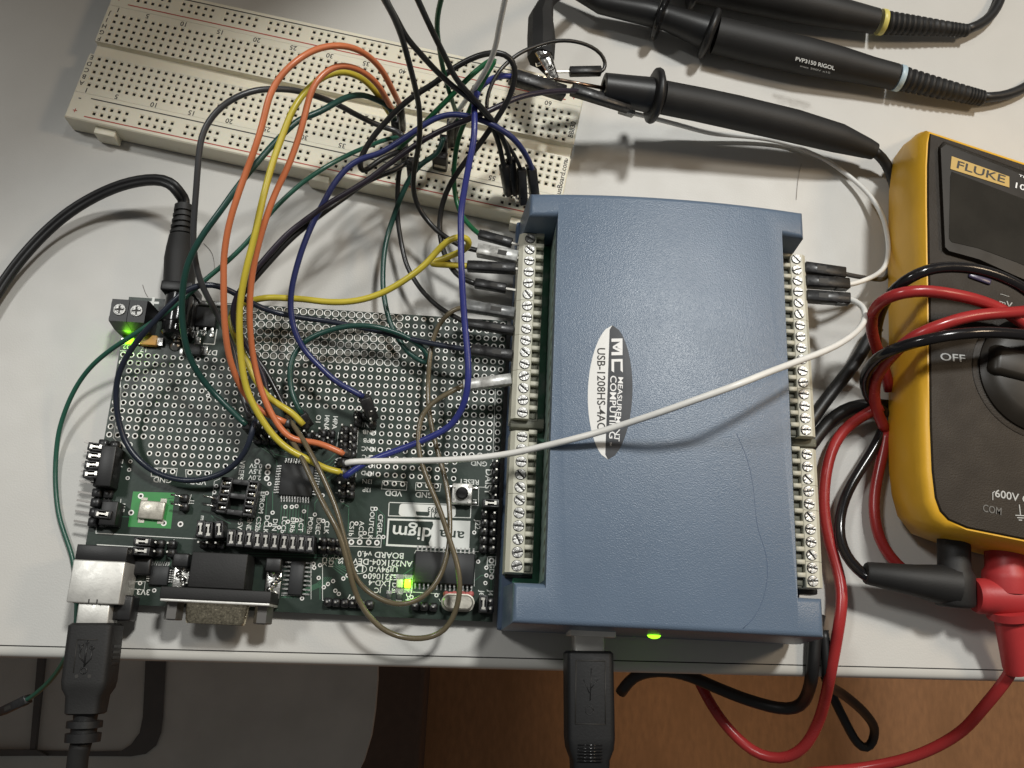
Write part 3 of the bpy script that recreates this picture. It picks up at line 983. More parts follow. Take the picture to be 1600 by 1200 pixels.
# --- pin headers and jumper caps
def pins_at(root, pts, base=True, h=8.4, name='pin_header', bm='housing', pin=0.62, rot=0.0):
    b, t = MB(), MB()
    R = Matrix.Rotation(rot, 3, 'Z')
    for p in pts:
        if base:
            b.rbox((p.x, p.y, ZP + 1.25), (2.45, 2.45, 2.5), .45, R, 0, 1)
        t.box((p.x, p.y, ZP + h / 2 + .05), (pin, pin, h), R, 0, .8)
    if base:
        o = b.build(name, bm, root)
    else:
        o = root
    t.build('header_pins', 'pintip', o)
    return o
def row(a, b, n, h=8.4):
    A, B = P(*a, h), P(*b, h)
    return [A.lerp(B, i / max(1, n - 1)) for i in range(n)]
_cap = None
def jumper_cap(p, rz=0.0, h=9.0, root=None):
    """shunt over two pins; p is its top centre"""
    global _cap
    root = root or PCB
    if _cap is None:
        b = MB()
        o0 = Vector((0, 0, 0))
        b.rbox((0, 1.9, 3.0), (2.36, 1.1, 6.0), .2); b.rbox((0, -1.9, 3.0), (2.36, 1.1, 6.0), .2)
        b.rbox((-.95, 0, 3.0), (.46, 4.8, 6.0), .12); b.rbox((.95, 0, 3.0), (.46, 4.8, 6.0), .12)
        b.box((0, 0, 2.6), (1.6, 3.0, 5.0))
        _cap = b.build('jumper_cap', 'housing', origin=(0, 0, 0))
        _cap_c = MB()
        _cap_c.box((0.05, 0, 5.75), (.46, 3.0, .7)); _cap_c.box((-.1, 1.3, 5.8), (1.1, .7, .7)); _cap_c.box((.15, -1.3, 5.8), (1.1, .7, .7))
        jumper_cap.cm = _cap_c.build('cap_contact', 'pintip', origin=(0, 0, 0))
        c, k = _cap, jumper_cap.cm
        k.parent = c
        c.parent = root
    else:
        c = _cap.copy(); COL.objects.link(c); c.parent = root
        k = jumper_cap.cm.copy(); COL.objects.link(k); k.parent = c
    loc = Vector((p.x, p.y, p.z - 6.0))
    ORG[c.name] = loc
    c.location = (loc - ORG[root.name]) * S
    c.rotation_euler = (0, 0, rz)
    return c

def headers():
    # long shunt row
    xs = [(361, 840), (375, 841), (389, 842), (402, 844), (415, 845), (429, 846), (444, 847), (457.5, 848), (471, 849), (484, 850)]
    for i, (x, y) in enumerate(xs):
        jumper_cap(P(x, y, 8.5), random.uniform(-.05, .05))
    for (x, y) in ((313, 826), (325, 828), (342, 827)):
        jumper_cap(P(x, y, 8.5), 0.08 + random.uniform(-.05, .05))
    pins_at(PCB, row((310, 847), (337, 848), 3, 8.2) )
    pins_at(PCB, row((500, 842), (527, 844), 3) + row((499, 855), (526, 857), 3))
    # shunts on the two header blocks in the middle
    pins_at(PCB, row((397, 667), (488, 674), 8) + row((395, 680), (486, 687), 8))
    pins_at(PCB, row((499, 669), (513, 670), 2) + row((499, 682), (512, 684), 2))
    mid = pins_at(PCB, [q for k in range(9) for q in (P(534.5 - k * .55, 663.5 + k * 12.9, 8.4), P(548.5 - k * .6, 664.5 + k * 12.9, 8.4))])
    pins_at(PCB, row((555, 640), (580, 642), 3) + row((556, 652), (579, 654), 2))
    # edge header with right-angle pins on the left, shunted in its upper half
    b, t = MB(), MB()
    for k in range(9):
        c = P(152 - k * 2.1, 692 + k * 15.4, 3)
        b.rbox((c.x + 1.5, c.y, ZP + 1.5), (2.5, 2.45, 3.0), .3, None, 0, 1)
        t.box((c.x - 1.6, c.y + .25 * math.sin(k * 2.3), ZP + 2.4), (4.4, .6, .6), Matrix.Rotation(-.12, 3, 'Z'))
        b.rbox((c.x + 4.4, c.y, ZP + .9), (2.5, 2.45, 1.8), .3, None, 0, 1)
    o = b.build('pin_header', 'housing', PCB); t.build('header_pins', 'darksteel', o)
    s = MB(); c = P(166, 728, 6); s.rbox((c.x, c.y, ZP + 3.2), (4.4, 12.0, 6.4), .3); s.build('shroud_block', 'black', PCB)
    s = MB(); c = P(170, 802, 5); s.rbox((c.x, c.y, ZP + 2.7), (4.6, 7.0, 5.4), .3); s.build('shroud_block', 'black', PCB)
    for x, y in ((150, 698), (148, 712), (145, 726), (142.5, 740), (160, 803)):
        jumper_cap(P(x, y, 6.3), math.pi / 2 + random.uniform(-.06, .06))
    # two-pin headers beside the oscillator and the socket, bent over
    for x, y in ((285, 778), (285, 792), (335, 780), (335, 793)):
        c = P(x, y, 2)
        s = MB(); s.rbox((c.x + .4, c.y, ZP + 1.2), (2.5, 2.4, 2.4), .35, None, 0, 1)
        o = s.build('pin_header', 'housing', PCB)
        k = MB(); k.tube([(c.x + .4, c.y, ZP + 2.2), (c.x + .2, c.y, ZP + 3.0), (c.x - .6, c.y + .3, ZP + 3.4), (c.x - 3.0, c.y + .6, ZP + 3.4)], .32, 6)
        k.build('header_pins', 'steel', o)
    # small block of four pins near the socket for the cable
    jumper_cap(P(222, 846, 6.5), math.pi / 2); jumper_cap(P(220, 861, 6.5), math.pi / 2)
    pins_at(PCB, row((243, 847), (262, 848), 2, 6) + row((241, 861), (261, 862), 2, 6), h=6)
    s = MB(); c = P(210, 884, 3); s.rbox((c.x, c.y, ZP + 1.6), (9, 5, 3), .6); s.build('ferrite_part', 'black', PCB)
    # right edge: single row and the 2 x 6 block
    pins_at(PCB, row((776.5, 720), (774.5, 773), 5))
    pins_at(PCB, row((759, 800), (756, 854), 5) + row((773, 801), (771, 855), 5))
    jumper_cap(P(767, 786, 8.4), math.pi / 2)
    pins_at(PCB, row((766, 939), (766, 951), 2, 6), h=6)
    jumper_cap(P(755, 943, 6.5), 0.0)
    # lower edge row
    pins_at(PCB, row((511, 940), (577, 944), 6, 4), h=4.2)
    pins_at(PCB, row((648, 946), (677, 948), 3, 4), h=4.2)
    # label strips over the long row
headers()

# --- connectors along the edges
def connectors():
    # two-pole screw terminal
    cz = 11.0
    a, b_ = P(187, 484, cz), P(213.5, 486, cz)
    s = MB()
    m = (a + b_) / 2
    prof = [(-4.6, 0), (4.0, 0), (4.0, cz - 2), (3.4, cz), (-3.6, cz), (-4.6, 5.5)]
    for x0, x1 in ((m.x - 5.2, m.x - .08), (m.x + .08, m.x + 5.2)):
        Pn = [Vector((x0, m.y + y, ZP + z)) for y, z in prof] + [Vector((x1, m.y + y, ZP + z)) for y, z in prof]
        n = len(prof)
        s.add(Pn, [tuple(range(n)), tuple(range(2 * n - 1, n - 1, -1))] + [(i, n + i, n + (i + 1) % n, (i + 1) % n) for i in range(n)])
    for k in range(2):
        s.box((m.x - 5.5, m.y + 2.4 - 4.6 * k, ZP + 5), (.8, 1.2, 9))
    o = s.build('screw_terminal', 'black', PCB)
    for p in (a, b_):
        q = MB()
        q.cyl((p.x, p.y, ZP + cz), (p.x, p.y, ZP + cz + .35), 1.9, 1.75, 20)
        so = q.build('screw', 'screwmetal', o)
        q = MB(); R = Matrix.Rotation(random.uniform(0, 1), 3, 'Z')
        q.box((p.x, p.y, ZP + cz + .37), (2.6, .5, .04), R); q.box((p.x, p.y, ZP + cz + .375), (.5, 2.6, .04), R)
        q.build('screw_cross', 'inkblack', o)
    s = MB(); s.box((m.x + 9.3, m.y + 3.4, ZP + .6), (8, 4, 1.2)); s.build('print_plate', 'black', PCB)
    # dc socket
    y0 = P(272, 470, 9).y
    x0 = P(271, 500, 9).x
    zc = ZP + 6.2
    s = MB()
    s.rbox((x0, y0 + 4.2, ZP + 5.6), (9.6, 3.2, 11.2), .5)
    s.rbox((x0, y0 - 3.2, ZP + 2.6), (8.6, 12, 5.2), .4)
    o = s.build('power_socket', 'black', PCB)
    s = MB(); s.lathe((x0, y0 + 3.0, zc), (0, -1, 0), [(0, 4.2), (9.3, 4.2), (9.6, 3.9), (10.2, 3.9), (12.4, 4.0), (13.2, 3.3)], 28)
    shade_sharp(s.build('socket_barrel', 'blackgloss', o))
    # usb socket
    c = P(150, 909, 11)
    s = MB()
    s.rbox((c.x, c.y, ZP + 5.6), (14.2, 11.6, 11.0), .35, None, 0, 2)
    o = s.build('usb_socket', 'satin', PCB)
    s = MB(); s.rbox((c.x + .1, c.y + 7.9, ZP + 5.4), (14.0, 4.2, 10.8), .25); s.build('socket_back', 'black', o)
    s = MB()
    for dx in (-1.0, 1.2): s.box((c.x + dx, c.y - 5.3, ZP + 11.13), (.35, 1.2, .06))
    s.build('socket_slot', 'inkblack', o)
    s = MB(); s.box((c.x, c.y - 5.85, ZP + 5.4), (11.4, .1, 9.0)); s.build('socket_opening', 'inkblack', o)
    # serial connector
    zt = 12.5
    L, Rr = P(297, 890, zt - 2), P(385, 893, zt - 2)
    m = (L + Rr) / 2
    s = MB()
    s.rbox((m.x, m.y, ZP + 5.4), (Rr.x - L.x, 9.8, 10.8), .3)
    o = s.build('serial_connector', 'blackmatte', PCB)
    fl = P(337, 928, zt)
    s = MB(); s.rbox((fl.x, fl.y - .2, ZP + 6.2), (30.2, 3.2, 12.4), .25)
    s.build('connector_flange', 'blackmatte', o)
    s = MB(); s.rbox((fl.x, fl.y - 2.2, ZP + 6.1), (29.8, .7, 12.2), .15); s.build('flange_plate', 'satin', o)
    g = MB()
    e = fl.y - 2.5
    def dshape(w, h, y):
        out = []
        pts = [(-w / 2, h / 2), (w / 2, h / 2), (w / 2 - 1.4, -h / 2), (-w / 2 + 1.4, -h / 2)]
        for i in range(4):
            p, q, r_ = pts[i - 1], pts[i], pts[(i + 1) % 4]
            p, q, r_ = Vector(p), Vector(q), Vector(r_)
            d1 = (p - q).normalized() * 2.4; d2 = (r_ - q).normalized() * 2.4
            for t in (0, .33, .66, 1):
                v = (q + d1) * (1 - t) ** 2 + q * 2 * t * (1 - t) + (q + d2) * t * t
                out.append(Vector((fl.x + v.x, y, ZP + 6.3 + v.y)))
        return out
    g.loft([dshape(18.4, 9.0, e), dshape(17.8, 8.6, e - .6), dshape(17.0, 8.2, e - 4.9), dshape(16.4, 7.6, e - 5.5)], cap1=False)
    g.loft([dshape(16.0, 7.2, e - 5.5), dshape(16.0, 7.2, e - 1)], 1, False, False, True)
    a, b2 = dshape(16.4, 7.6, e - 5.5), dshape(16.0, 7.2, e - 5.5)
    n = len(a); g.add(a + b2, [(i, (i + 1) % n, n + (i + 1) % n, n + i) for i in range(n)])
    shade_sharp(g.build('connector_shell', ['goldtin', 'inkblack'], o))
    for sx in (-12.4, 12.4):
        q = MB(); q.lathe((fl.x + sx, e, ZP + 6.3), (0, -1, 0), [(0, 2.6), (4.6, 2.6), (4.9, 2.3)], 6, 0, False)
        q.lathe((fl.x + sx, e - 4.6, ZP + 6.3), (0, -1, 0), [(0, 1.4), (.34, 1.4)], 12, 1)
        q.build('hex_standoff', ['darksteel', 'inkblack'], o)
        q = MB(); yb = m.y - 1.5
        q.rbox((fl.x + sx * 1.06, yb - 1, ZP + 1.4), (4.4, 8, .5), .15)
        for k in range(5):
            q.lathe((fl.x + sx * 1.06 + random.uniform(-1.4, 1.4), yb + 2 - k * 1.5, ZP + 1.6), (0, 0, 1), [(0, 1.1), (.8, .9), (1.4, .4), (1.5, .01)], 10)
        q.build('mounting_bracket', 'solder', o)
        q = MB(); q.rbox((fl.x + sx * 1.06, yb + 4.3, ZP + 2.4), (4.6, 4.0, 4.6), .5); q.build('bracket_block', 'black', o)
connectors()

# the lit indicator lamps throw a little green light on the board
for px, py in ((202, 532.5), (637, 912)):
    p = P(px, py)
    d = bpy.data.lights.new("indicator_lamp", 'POINT'); d.energy = 0.0008; d.color = (0.30, 1.0, 0.03); d.shadow_soft_size = 0.0012
    o = bpy.data.objects.new("indicator_lamp", d); COL.objects.link(o); o.location = Vector((p.x, p.y, ZP + 3.0)) * S

# ================================================================== data acquisition box
DZT, DZB, DZ0 = 33.0, 9.5, 2.0
DX0, DX1, DY0, DY1 = 122.1, 205.9, -75.4, 50.3
def crown(x, y=0):
    t = (x - (DX0 + DX1) / 2) / ((DX1 - DX0) / 2)
    return DZT - 1.2 + 3.4 * (1 - t * t)
ZS = 20.0                                # top of the screw blocks
def build_daq():
    root = thing('data_acquisition_box', ((DX0 + DX1) / 2, (DY0 + DY1) / 2, 0), 'blue plastic measurement box with rows of screw terminals and an oval silver sticker', 'measurement box')
    # notch limits measured on the top face
    nlx = at(872, 337, DZT).x; nl0 = at(857, 912, DZT).y; nl1 = at(850, 335, DZT).y
    nrx = at(1228, 500, DZT).x; nr0 = at(1270, 934, DZT).y; nr1 = at(1245, 367, DZT).y
    # cover: grid of the top face with the two notches left out, walls, slight draft
    xs = [DX0, nlx] + [nlx + (nrx - nlx) * i / 12 for i in range(1, 12)] + [nrx, DX1]
    cx, cy = (DX0 + DX1) / 2, (DY0 + DY1) / 2
    bm = bmesh.new()
    top, bot = {}, {}
    def vt(x, y):
        k = (round(x, 4), round(y, 4))
        if k not in top:
            top[k] = bm.verts.new((x, y, crown(x)))
            dx = 1.6 if x == DX1 else (-1.6 if x == DX0 else 0)
            dy = 1.5 if y == DY1 else (-1.5 if y == DY0 else 0)
            bot[k] = bm.verts.new((x + dx, y + dy, DZB))
        return top[k]
    for x0, x1 in zip(xs[:-1], xs[1:]):
        if x0 == DX0:
            spans = [[(x0, DY0), (x1, DY0), (x1, nl0), (x0, nl0)], [(x0, nl1), (x1, nl1), (x1, DY1), (x0, DY1)]]
        elif x1 == DX1:
            spans = [[(x0, DY0), (x1, DY0), (x1, nr0), (x0, nr0)], [(x0, nr1), (x1, nr1), (x1, DY1), (x0, DY1)]]
        else:
            q = [(x0, DY0), (x1, DY0)]
            if x1 == nrx: q += [(x1, nr0), (x1, nr1)]
            q += [(x1, DY1), (x0, DY1)]
            if x0 == nlx: q += [(x0, nl1), (x0, nl0)]
            spans = [q]
        for q in spans:
            bm.faces.new([vt(*p) for p in q])
    edges = [e for e in bm.edges if len(e.link_faces) == 1]
    inv = {v: k for k, v in top.items()}
    rim = []
    for e in edges:
        f = e.link_faces[0]
        l = [l for l in f.loops if l.edge == e][0]
        a, b = l.vert, l.link_loop_next.vert
        ff = bm.faces.new([b, a, bot[inv[a]], bot[inv[b]]])
        rim.append(e)
    vert_e = []
    for e in bm.edges:
        a, b = e.verts
        ka, kb = inv.get(a), inv.get(b)
        if (ka is None) != (kb is None):
            if len(e.link_faces) == 2 and e.calc_face_angle(0) > 0.7:
                vert_e.append(e)
    bmesh.ops.recalc_face_normals(bm, faces=bm.faces)
    bmesh.ops.bevel(bm, geom=rim + vert_e, offset=1.5, segments=4, affect='EDGES', profile=0.5, clamp_overlap=False)
    bm.verts.index_update()
    print('cover', len(bm.verts))
    m = MB()
    m.add([v.co for v in bm.verts], [[v.index for v in f.verts] for f in bm.faces], True)
    bm.free()
    o = m.build('cover', 'daqblue', root)
    shade_sharp(o, 32)
    # base tray
    b = MB()
    b.rbox((cx - .2, cy, (DZ0 + DZB) / 2), (DX1 - DX0 + 5.0, DY1 - DY0 + 3.0, DZB - DZ0 - .1), .8, None, 0, 2)
    b.rbox((cx, cy, 1.2), (DX1 - DX0 - 8, DY1 - DY0 - 10, 2.4), .4)
    b.build('base', 'daqdark', root)
    # board seen in the two recesses
    g = MB()
    g.box(((DX0 + nlx) / 2 + 1.2, (nl0 + nl1) / 2, DZB + 1.2), (nlx - DX0 + .6, nl1 - nl0 - .6, 2.2))
    g.build('inner_board', 'greenboard', root)
    g = MB()
    g.box(((DX1 + nrx) / 2 - 1.2, (nr0 + nr1) / 2, DZB + 1.2), (DX1 - nrx + 3.0, nr1 - nr0 - .6, 2.2))
    g.build('inner_board', 'greenboard', root)
    k = MB()
    y = nl0 + 3
    while y < nl1 - 4:
        k.add([(nlx - .06, y, DZT - 9.5), (nlx - .06, y + 1.5, DZT - 9.5), (nlx - .06, y + 2.3, DZT - 6.0), (nlx - .06, y + .8, DZT - 6.0)], [(0, 1, 2, 3)])
        y += 3.72
    k.build('wall_slots', 'beigedark', root)
    w = MB()
    w.quad((nlx - .05, nl0 + 1.2, DZB + 2.4), (nlx - .05, nl1 - 1.2, DZB + 2.4), (nlx - .05, nl1 - 1.2, DZT - 4.5), (nlx - .05, nl0 + 1.2, DZT - 4.5))
    w.build('recess_label', 'palelabel', root)
    # screw blocks
    def strip(p0, p1, n, side, breaks):
        A, B = at(*p0, ZS), at(*p1, ZS)
        d = (B - A) / (n - 1)
        pitch = d.length
        yd = d.normalized()
        xo = Vector((-yd.y, yd.x, 0))
        if xo.x * side < 0: xo = -xo                     # points outwards, away from the cover
        R = Matrix((xo, yd, Vector((0, 0, 1)))).transposed()
        b = MB()
        grp = [0] + breaks + [n]
        for g0, g1 in zip(grp[:-1], grp[1:]):
            c = A + d * ((g0 + g1 - 1) / 2)
            ln = (g1 - g0) * pitch - .12
            prof = [(-2.0, DZB + 2), (-2.0, ZS - .3), (-1.75, ZS), (2.0, ZS), (3.3, ZS - 1.2), (3.6, DZB - 3)]
            P0 = [c - yd * (ln / 2) + xo * q[0] + Vector((0, 0, q[1] - ZS)) for q in prof]
            P1 = [c + yd * (ln / 2) + xo * q[0] + Vector((0, 0, q[1] - ZS)) for q in prof]
            k = len(prof)
            b.add(P0 + P1, [tuple(range(k)), tuple(range(2 * k - 1, k - 1, -1))] + [(i, k + i, k + (i + 1) % k, (i + 1) % k) for i in range(k)])
            b.box(c + xo * -3.3 + Vector((0, 0, -5.0)), (2.6, ln, 5.5), R, 1)
            for i in range(g0, g1):
                q = A + d * i
                b.rbox(q - xo * 3.15 - yd * (pitch * .44) + Vector((0, 0, -1.6)), (2.5, pitch * .36, 3.2), .15, R, 0, 1)
                b.rbox(q - xo * 3.0 + yd * (pitch * .10) + Vector((0, 0, -3.4)), (2.1, pitch * .5, 3.2), .15, R, 1, 1)
        o = b.build('terminal_strip', ['beige', 'beigedark'], root)
        bm = bmesh.new(); bm.from_mesh(o.data); bmesh.ops.recalc_face_normals(bm, faces=bm.faces); bm.to_mesh(o.data); bm.free()
        for i in range(n):
            q = A + d * i
            if strip.proto is None:
                s = MB()
                s.cyl((0, 0, 0), (0, 0, .05), 1.62, 1.62, 20, 1)
                for sg in (-1, 1):
                    pts = [(1.42 * math.cos(t), 1.42 * math.sin(t)) for t in [math.asin(.17) + (math.pi - 2 * math.asin(.17)) * k / 12 for k in range(13)]]
                    pts = [(x, y * sg) for x, y in pts]
                    if sg < 0: pts = pts[::-1]
                    s.prism(pts, .05, .42)
                
                strip.proto = s.build('screw', ['screwmetal', 'inkblack'], o, origin=(0, 0, 0))
                so = strip.proto
                so.location = (Vector((q.x, q.y, ZS)) - ORG[o.name]) * S
                so.rotation_euler = (0, 0, random.uniform(-1.0, .6))
            else:
                inst(strip.proto, 'screw', o, (q.x, q.y, ZS), random.choice([random.uniform(-1.1, .5), random.uniform(-.2, .2)]))
        return A, d
    strip.proto = None
    LA, LD = strip((828.5, 373), (816.3, 644.3), 16, -1, [6, 9, 12])
    strip((815.8, 682.5), (807.7, 884), 11, -1, [5])
    RA, RD = strip((1244, 405), (1259, 672), 16, 1, [6, 12])
    strip((1260.5, 710), (1270, 908), 11, 1, [3, 5, 9])
    # dark foot at the end of the strips
    for x, y, z, dx, zc, sz, mi in ((800, 898, 12, 2, 9, (8, 2.6, 6), 'black'), (1262, 922, 12, 0, 9, (6, 3, 6), 'black'), (824, 662, 18, 0, 14.5, (10, 3.0, 6), 'beigedark'), (1258, 690, 18, .5, 13, (7.6, 2.6, 6), 'beigedark')):
        e = MB(); c = at(x, y, z); e.rbox((c.x + dx, c.y + .3, zc), sz, .3, None, 0, 1)
        e.build('strip_end_block', mi, root)
    # oval sticker
    zf = lambda x, y: crown(x) + 0.06
    c = at(953, 611.5, DZT + 1.2)
    topp, botp = at(957, 507, DZT + 1.2), at(950, 716, DZT + 1.2)
    lf, rt = at(919.5, 600, DZT + 1.1), at(987.5, 612, DZT + 1.2)
    ax = (topp - botp) / 2; hw = (rt - lf).length / 2
    up = ax.normalized(); sd = Vector((up.y, -up.x, 0))
    def oval(t0, t1, lo, hi, dz):
        b = MB(); n = 30
        rows = []
        for i in range(n + 1):
            t = -1 + 2 * i / n
            w = hw * (1 - abs(t) ** 2.0) ** 0.58
            a, e2 = max(-w, lo * hw), min(w, hi * hw)
            if e2 < a: e2 = a = max(min(a, w), -w)
            row = []
            for k in range(5):
                p = c + up * (t * ax.length) + sd * (a + (e2 - a) * k / 4)
                row.append(Vector((p.x, p.y, crown(p.x) + dz)))
            rows.append(row)
        for r0, r1 in zip(rows[:-1], rows[1:]):
            for k in range(4):
                b.quad(r0[k], r0[k + 1], r1[k + 1], r1[k])
        return b
    a = oval(0, 0, -2, 2, .06)
    so = a.build('sticker', 'stickerwhite', root)
    a = oval(0, 0, -.12, 2, .12)
    a.build('sticker_dark_field', 'stickergrey', so)
    t = MB(); ang = math.degrees(math.atan2(-up.y, -up.x))
    zk = lambda x, y: crown(x) + .10
    zw = lambda x, y: crown(x) + .17
    def fit(s, pa, pb, h, mb, z):
        A, B = at(*pa, DZT + 1.3), at(*pb, DZT + 1.3)
        vs, fs = text_mesh(s)
        wdt = max(v.x for v in vs) - min(v.x for v in vs)
        mb.text(s, (A + B) / 2, h, math.degrees(math.atan2((B - A).y, (B - A).x)), 0, (B - A).length / (wdt * h / .7), z)
    fit('USB-1208HS-4AO', (938.5, 544), (938.5, 674), 2.25, t, zk)
    t.build('sticker_print', 'inkblack', so)
    t = MB()
    fit('MEASUREMENT', (969, 590), (963, 690), 1.35, t, zw)
    fit('COMPUTING', (957.5, 588), (955.5, 686), 1.75, t, zw)
    t.text('TM', at(953.5, 694, DZT + 1.3), .5, ang, 0, 1, zw)
    # logo: angular M over a square C
    def lg(pts):
        n = len(pts)
        q = [at(*p, DZT + 1.3) for p in pts]
        t.add([Vector((p.x, p.y, crown(p.x) + .17)) for p in q], [tuple(range(n))])
    lg([(955, 530), (955, 535), (972, 535), (972, 530)]); lg([(955, 551), (955, 556), (972, 556), (972, 551)])
    lg([(972, 533), (972, 539), (957, 544), (957, 542)]); lg([(957, 542), (957, 545), (972, 553), (972, 548)]); lg([(972, 539), (964, 541.5), (964, 544), (972, 548)])
    lg([(955, 562), (955, 580), (959, 583), (959, 562)]); lg([(959, 562), (959, 566), (969, 566), (972, 562)]); lg([(969, 566), (969, 580), (972.5, 583), (972, 562)])
    t.build('sticker_print', 'inkwhite', so)
    # label seam on the top face
    sm = MB()
    pts = [(1150, 679), (1163, 705), (1172, 735), (1178, 768), (1180, 800), (1184, 830), (1194, 852), (1200, 880), (1199, 910), (1192, 940), (1178, 966), (1160, 982)]
    pp = smooth_path([at(x, y, DZT + 1) for x, y in pts], 2)
    sm.tube([Vector((p.x, p.y, crown(p.x) - .05)) for p in pp], .11, 5)
    sm.build('top_seam', 'daqdark', root)
    # usb socket and light on the front face
    f = MB()
    c = at(924, 984, 17)
    fy = DY0 - .9
    f.rbox((c.x, fy + 1.2, 15.5), (12.6, 5.2, 11.2), .3)
    f.build('usb_socket', 'satin', root)
    f = MB()
    c = at(1020, 986, 15); f.lathe((c.x, fy + .6, 16.5), (0, -1, 0), [(0, 1.9), (.9, 1.9), (1.4, 1.5), (1.7, .6), (1.75, .01)], 16)
    f.build('status_light', 'led', root)
build_daq()

# ================================================================== plugs and their cables
def usb_plug(name, label, c0, d, width, height, length, ztop, z_mid, shield_len, cable, shield_w=11.6, cr=2.7, bm='blackmatte'):
    """c0: front centre of the black body (top face, mm), d: direction away from the socket"""
    d = Vector(d).normalized()
    up = Vector((0, 0, 1)); sd = d.cross(up).normalized()
    root = thing(name, (c0.x, c0.y, c0.z - height), label, 'usb cable')
    zc = c0.z - height / 2
    o = Vector((c0.x, c0.y, zc))
    def loop(t, w, h, dz=0):
        r = min(1.6, h * .25); out = []
        for sx, sz, a0 in ((1, 1, 0), (-1, 1, 90), (-1, -1, 180), (1, -1, 270)):
            for k in range(4):
                a = math.radians(a0 + 30 * k)
                out.append(o + d * t + sd * (sx * (w / 2 - r) + r * math.cos(a)) + up * (sz * (h / 2 - r) + r * math.sin(a) + dz))
        return out
    b = MB()
    W, H, L = width, height, length
    b.loft([loop(0, W - 1.4, H - 1.4), loop(.7, W, H), loop(L * .64, W, H), loop(L * .72, W * .95, H * .97), loop(L * .80, W * .78, H * .88), loop(L * .985, W * .74, H * .82), loop(L, W * .66, H * .74)])
    body = b.build('plug_body', bm, root)
    shade_sharp(body, 38)
    s = MB()
    for y0, w in ((L * 1.0, 0), ):
        q = o + d * (L - .2)
        s.lathe(q, d, [(0, 3.2), (1.8, 3.0), (1.9, 4.6), (3.6, 4.6), (3.7, 3.4), (4.9, 3.3), (5.0, 4.6), (7.2, 4.5), (7.4, 2.9)], 24)
    shade_sharp(s.build('strain_relief', 'black', root))
    m = MB()
    m.rbox(o - d * (shield_len / 2 - .5), (shield_len + 1, shield_w, height * .72), .4, basis(d))
    m.build('metal_shield', 'satin', root)
    p = [o + d * (L + 6)] + cable
    t = MB(); t.tube(smooth_path(p, 3), cr, 16)
    t.build('cable', 'blackmatte', root)
    return root, o, d, sd, body

# left cable
c0 = at(140, 973, 15.5)
tipd = at(122, 1118, 15.5) - c0
L1 = tipd.length
rt, o, d, sd, body = usb_plug('usb_cable', 'black usb cable with a raised trident emblem, plugged into the circuit board', c0, tipd, 12.2, 10.6, L1, 15.5, 10, 6.0,
         [at(121, 1180, 9), at(119, 1240, 6), at(112, 1330, -10)], 8.6, 2.7)
def trident(o, d, sd, z, sc, L, body):
    e = MB()
    def q(a, b): return o + d * (a * sc + L * .36) + sd * (b * sc) + Vector((0, 0, z - o.z))
    e.tube([q(-6.4, 0), q(5, 0)], .22, 6); e.tube([q(3.0, 0), q(.6, 2.4), q(-2.0, 2.4)], .2, 6); e.tube([q(4.2, 0), q(1.4, -2.4), q(-3.4, -2.4)], .2, 6)
    for a, b, r in ((6.2, 0, 1.3), (-3.4, -2.4, .8)):
        e.tube([q(a + r * math.cos(t), b + r * math.sin(t)) for t in [2 * math.pi * k / 14 for k in range(15)]], .2, 6)
    e.tube([q(-4.6, 1.4), q(-4.6, 3.4), q(-2.0, 2.4), q(-4.6, 1.4)], .2, 6)
    e.tube([q(-6.4, 0), q(-5.4, .8), q(-5.4, -.8), q(-6.4, 0)], .2, 6)
    e.build('usb_emblem', 'black', body)
    f = MB()
    l0, l1 = -L * .28 , L * .30
    for pts in ([q(l0, 4.4), q(l0, -4.4)], [q(l0, 4.4), q(l1, 4.2)]):
        f.tube(pts, .14, 5)
    for b in (-3, 3):
        c = q(L * .36, b * .9); f.lathe(c - Vector((0, 0, .3)), (0, 0, 1), [(0, .5), (.34, .5)], 12)
    f.build('moulded_groove', 'inkblack', body)
    g = MB()
    for k in range(4):
        p = o + d * (L * .26 + k * 1.5) - sd * 0 
        for s in (-1, 1):
            g.box(p + sd * (s * 6.12), (.7, .3, 5.2), basis(d))
    g.build('grip_ribs', 'black', body)
trident(o, d, sd, 15.52, .62, L1, body)
hd = MB(); hd.rbox(at(192, 950, 8), (7, 7, 6), .6); hd.build('plug_collar', 'black', rt)

# cable to the measurement box
c0 = at(923, 1017, 20.5)
tipd = at(926, 1235, 20.5) - c0
rt2, o, d, sd, body = usb_plug('usb_cable', 'black usb cable with a ribbed grip, plugged into the front of the blue box', c0, tipd, 13.0, 10.8, tipd.length, 20.5, 14, 7.0,
         [at(926, 1300, 10), at(926, 1400, 0)], 8.2, 2.8, 'blackdeep')
f = MB()
for a, b in (((900, 1032), (946, 1033)), ((900, 1032), (899, 1131)), ((899, 1131), (946, 1132)), ((946, 1033), (946, 1132))):
    f.tube([at(*a, 20.5), at(*b, 20.5)], .16, 5)
f.build('moulded_groove', 'inkblack', body)
f = MB()
for k in range(6):
    f.tube([at(903, 1164 + 5 * k, 20.5), at(941, 1164.5 + 5 * k, 20.5)], .22, 5)
f.build('grip_ribs', 'blackgloss', body)
e = MB()
e.tube([at(924, 1044, 20.5), at(922, 1095, 20.5)], .14, 5); e.tube([at(912, 1062, 20.5), at(921, 1083, 20.5)], .12, 5); e.tube([at(934, 1062, 20.5), at(923, 1076, 20.5)], .12, 5)
q = at(921, 1110, 20.5); e.tube([q + Vector((1.1 * math.cos(t), 1.1 * math.sin(t), 0)) for t in [2 * math.pi * k / 12 for k in range(13)]], .12, 5)
e.build('usb_emblem', 'black', body)

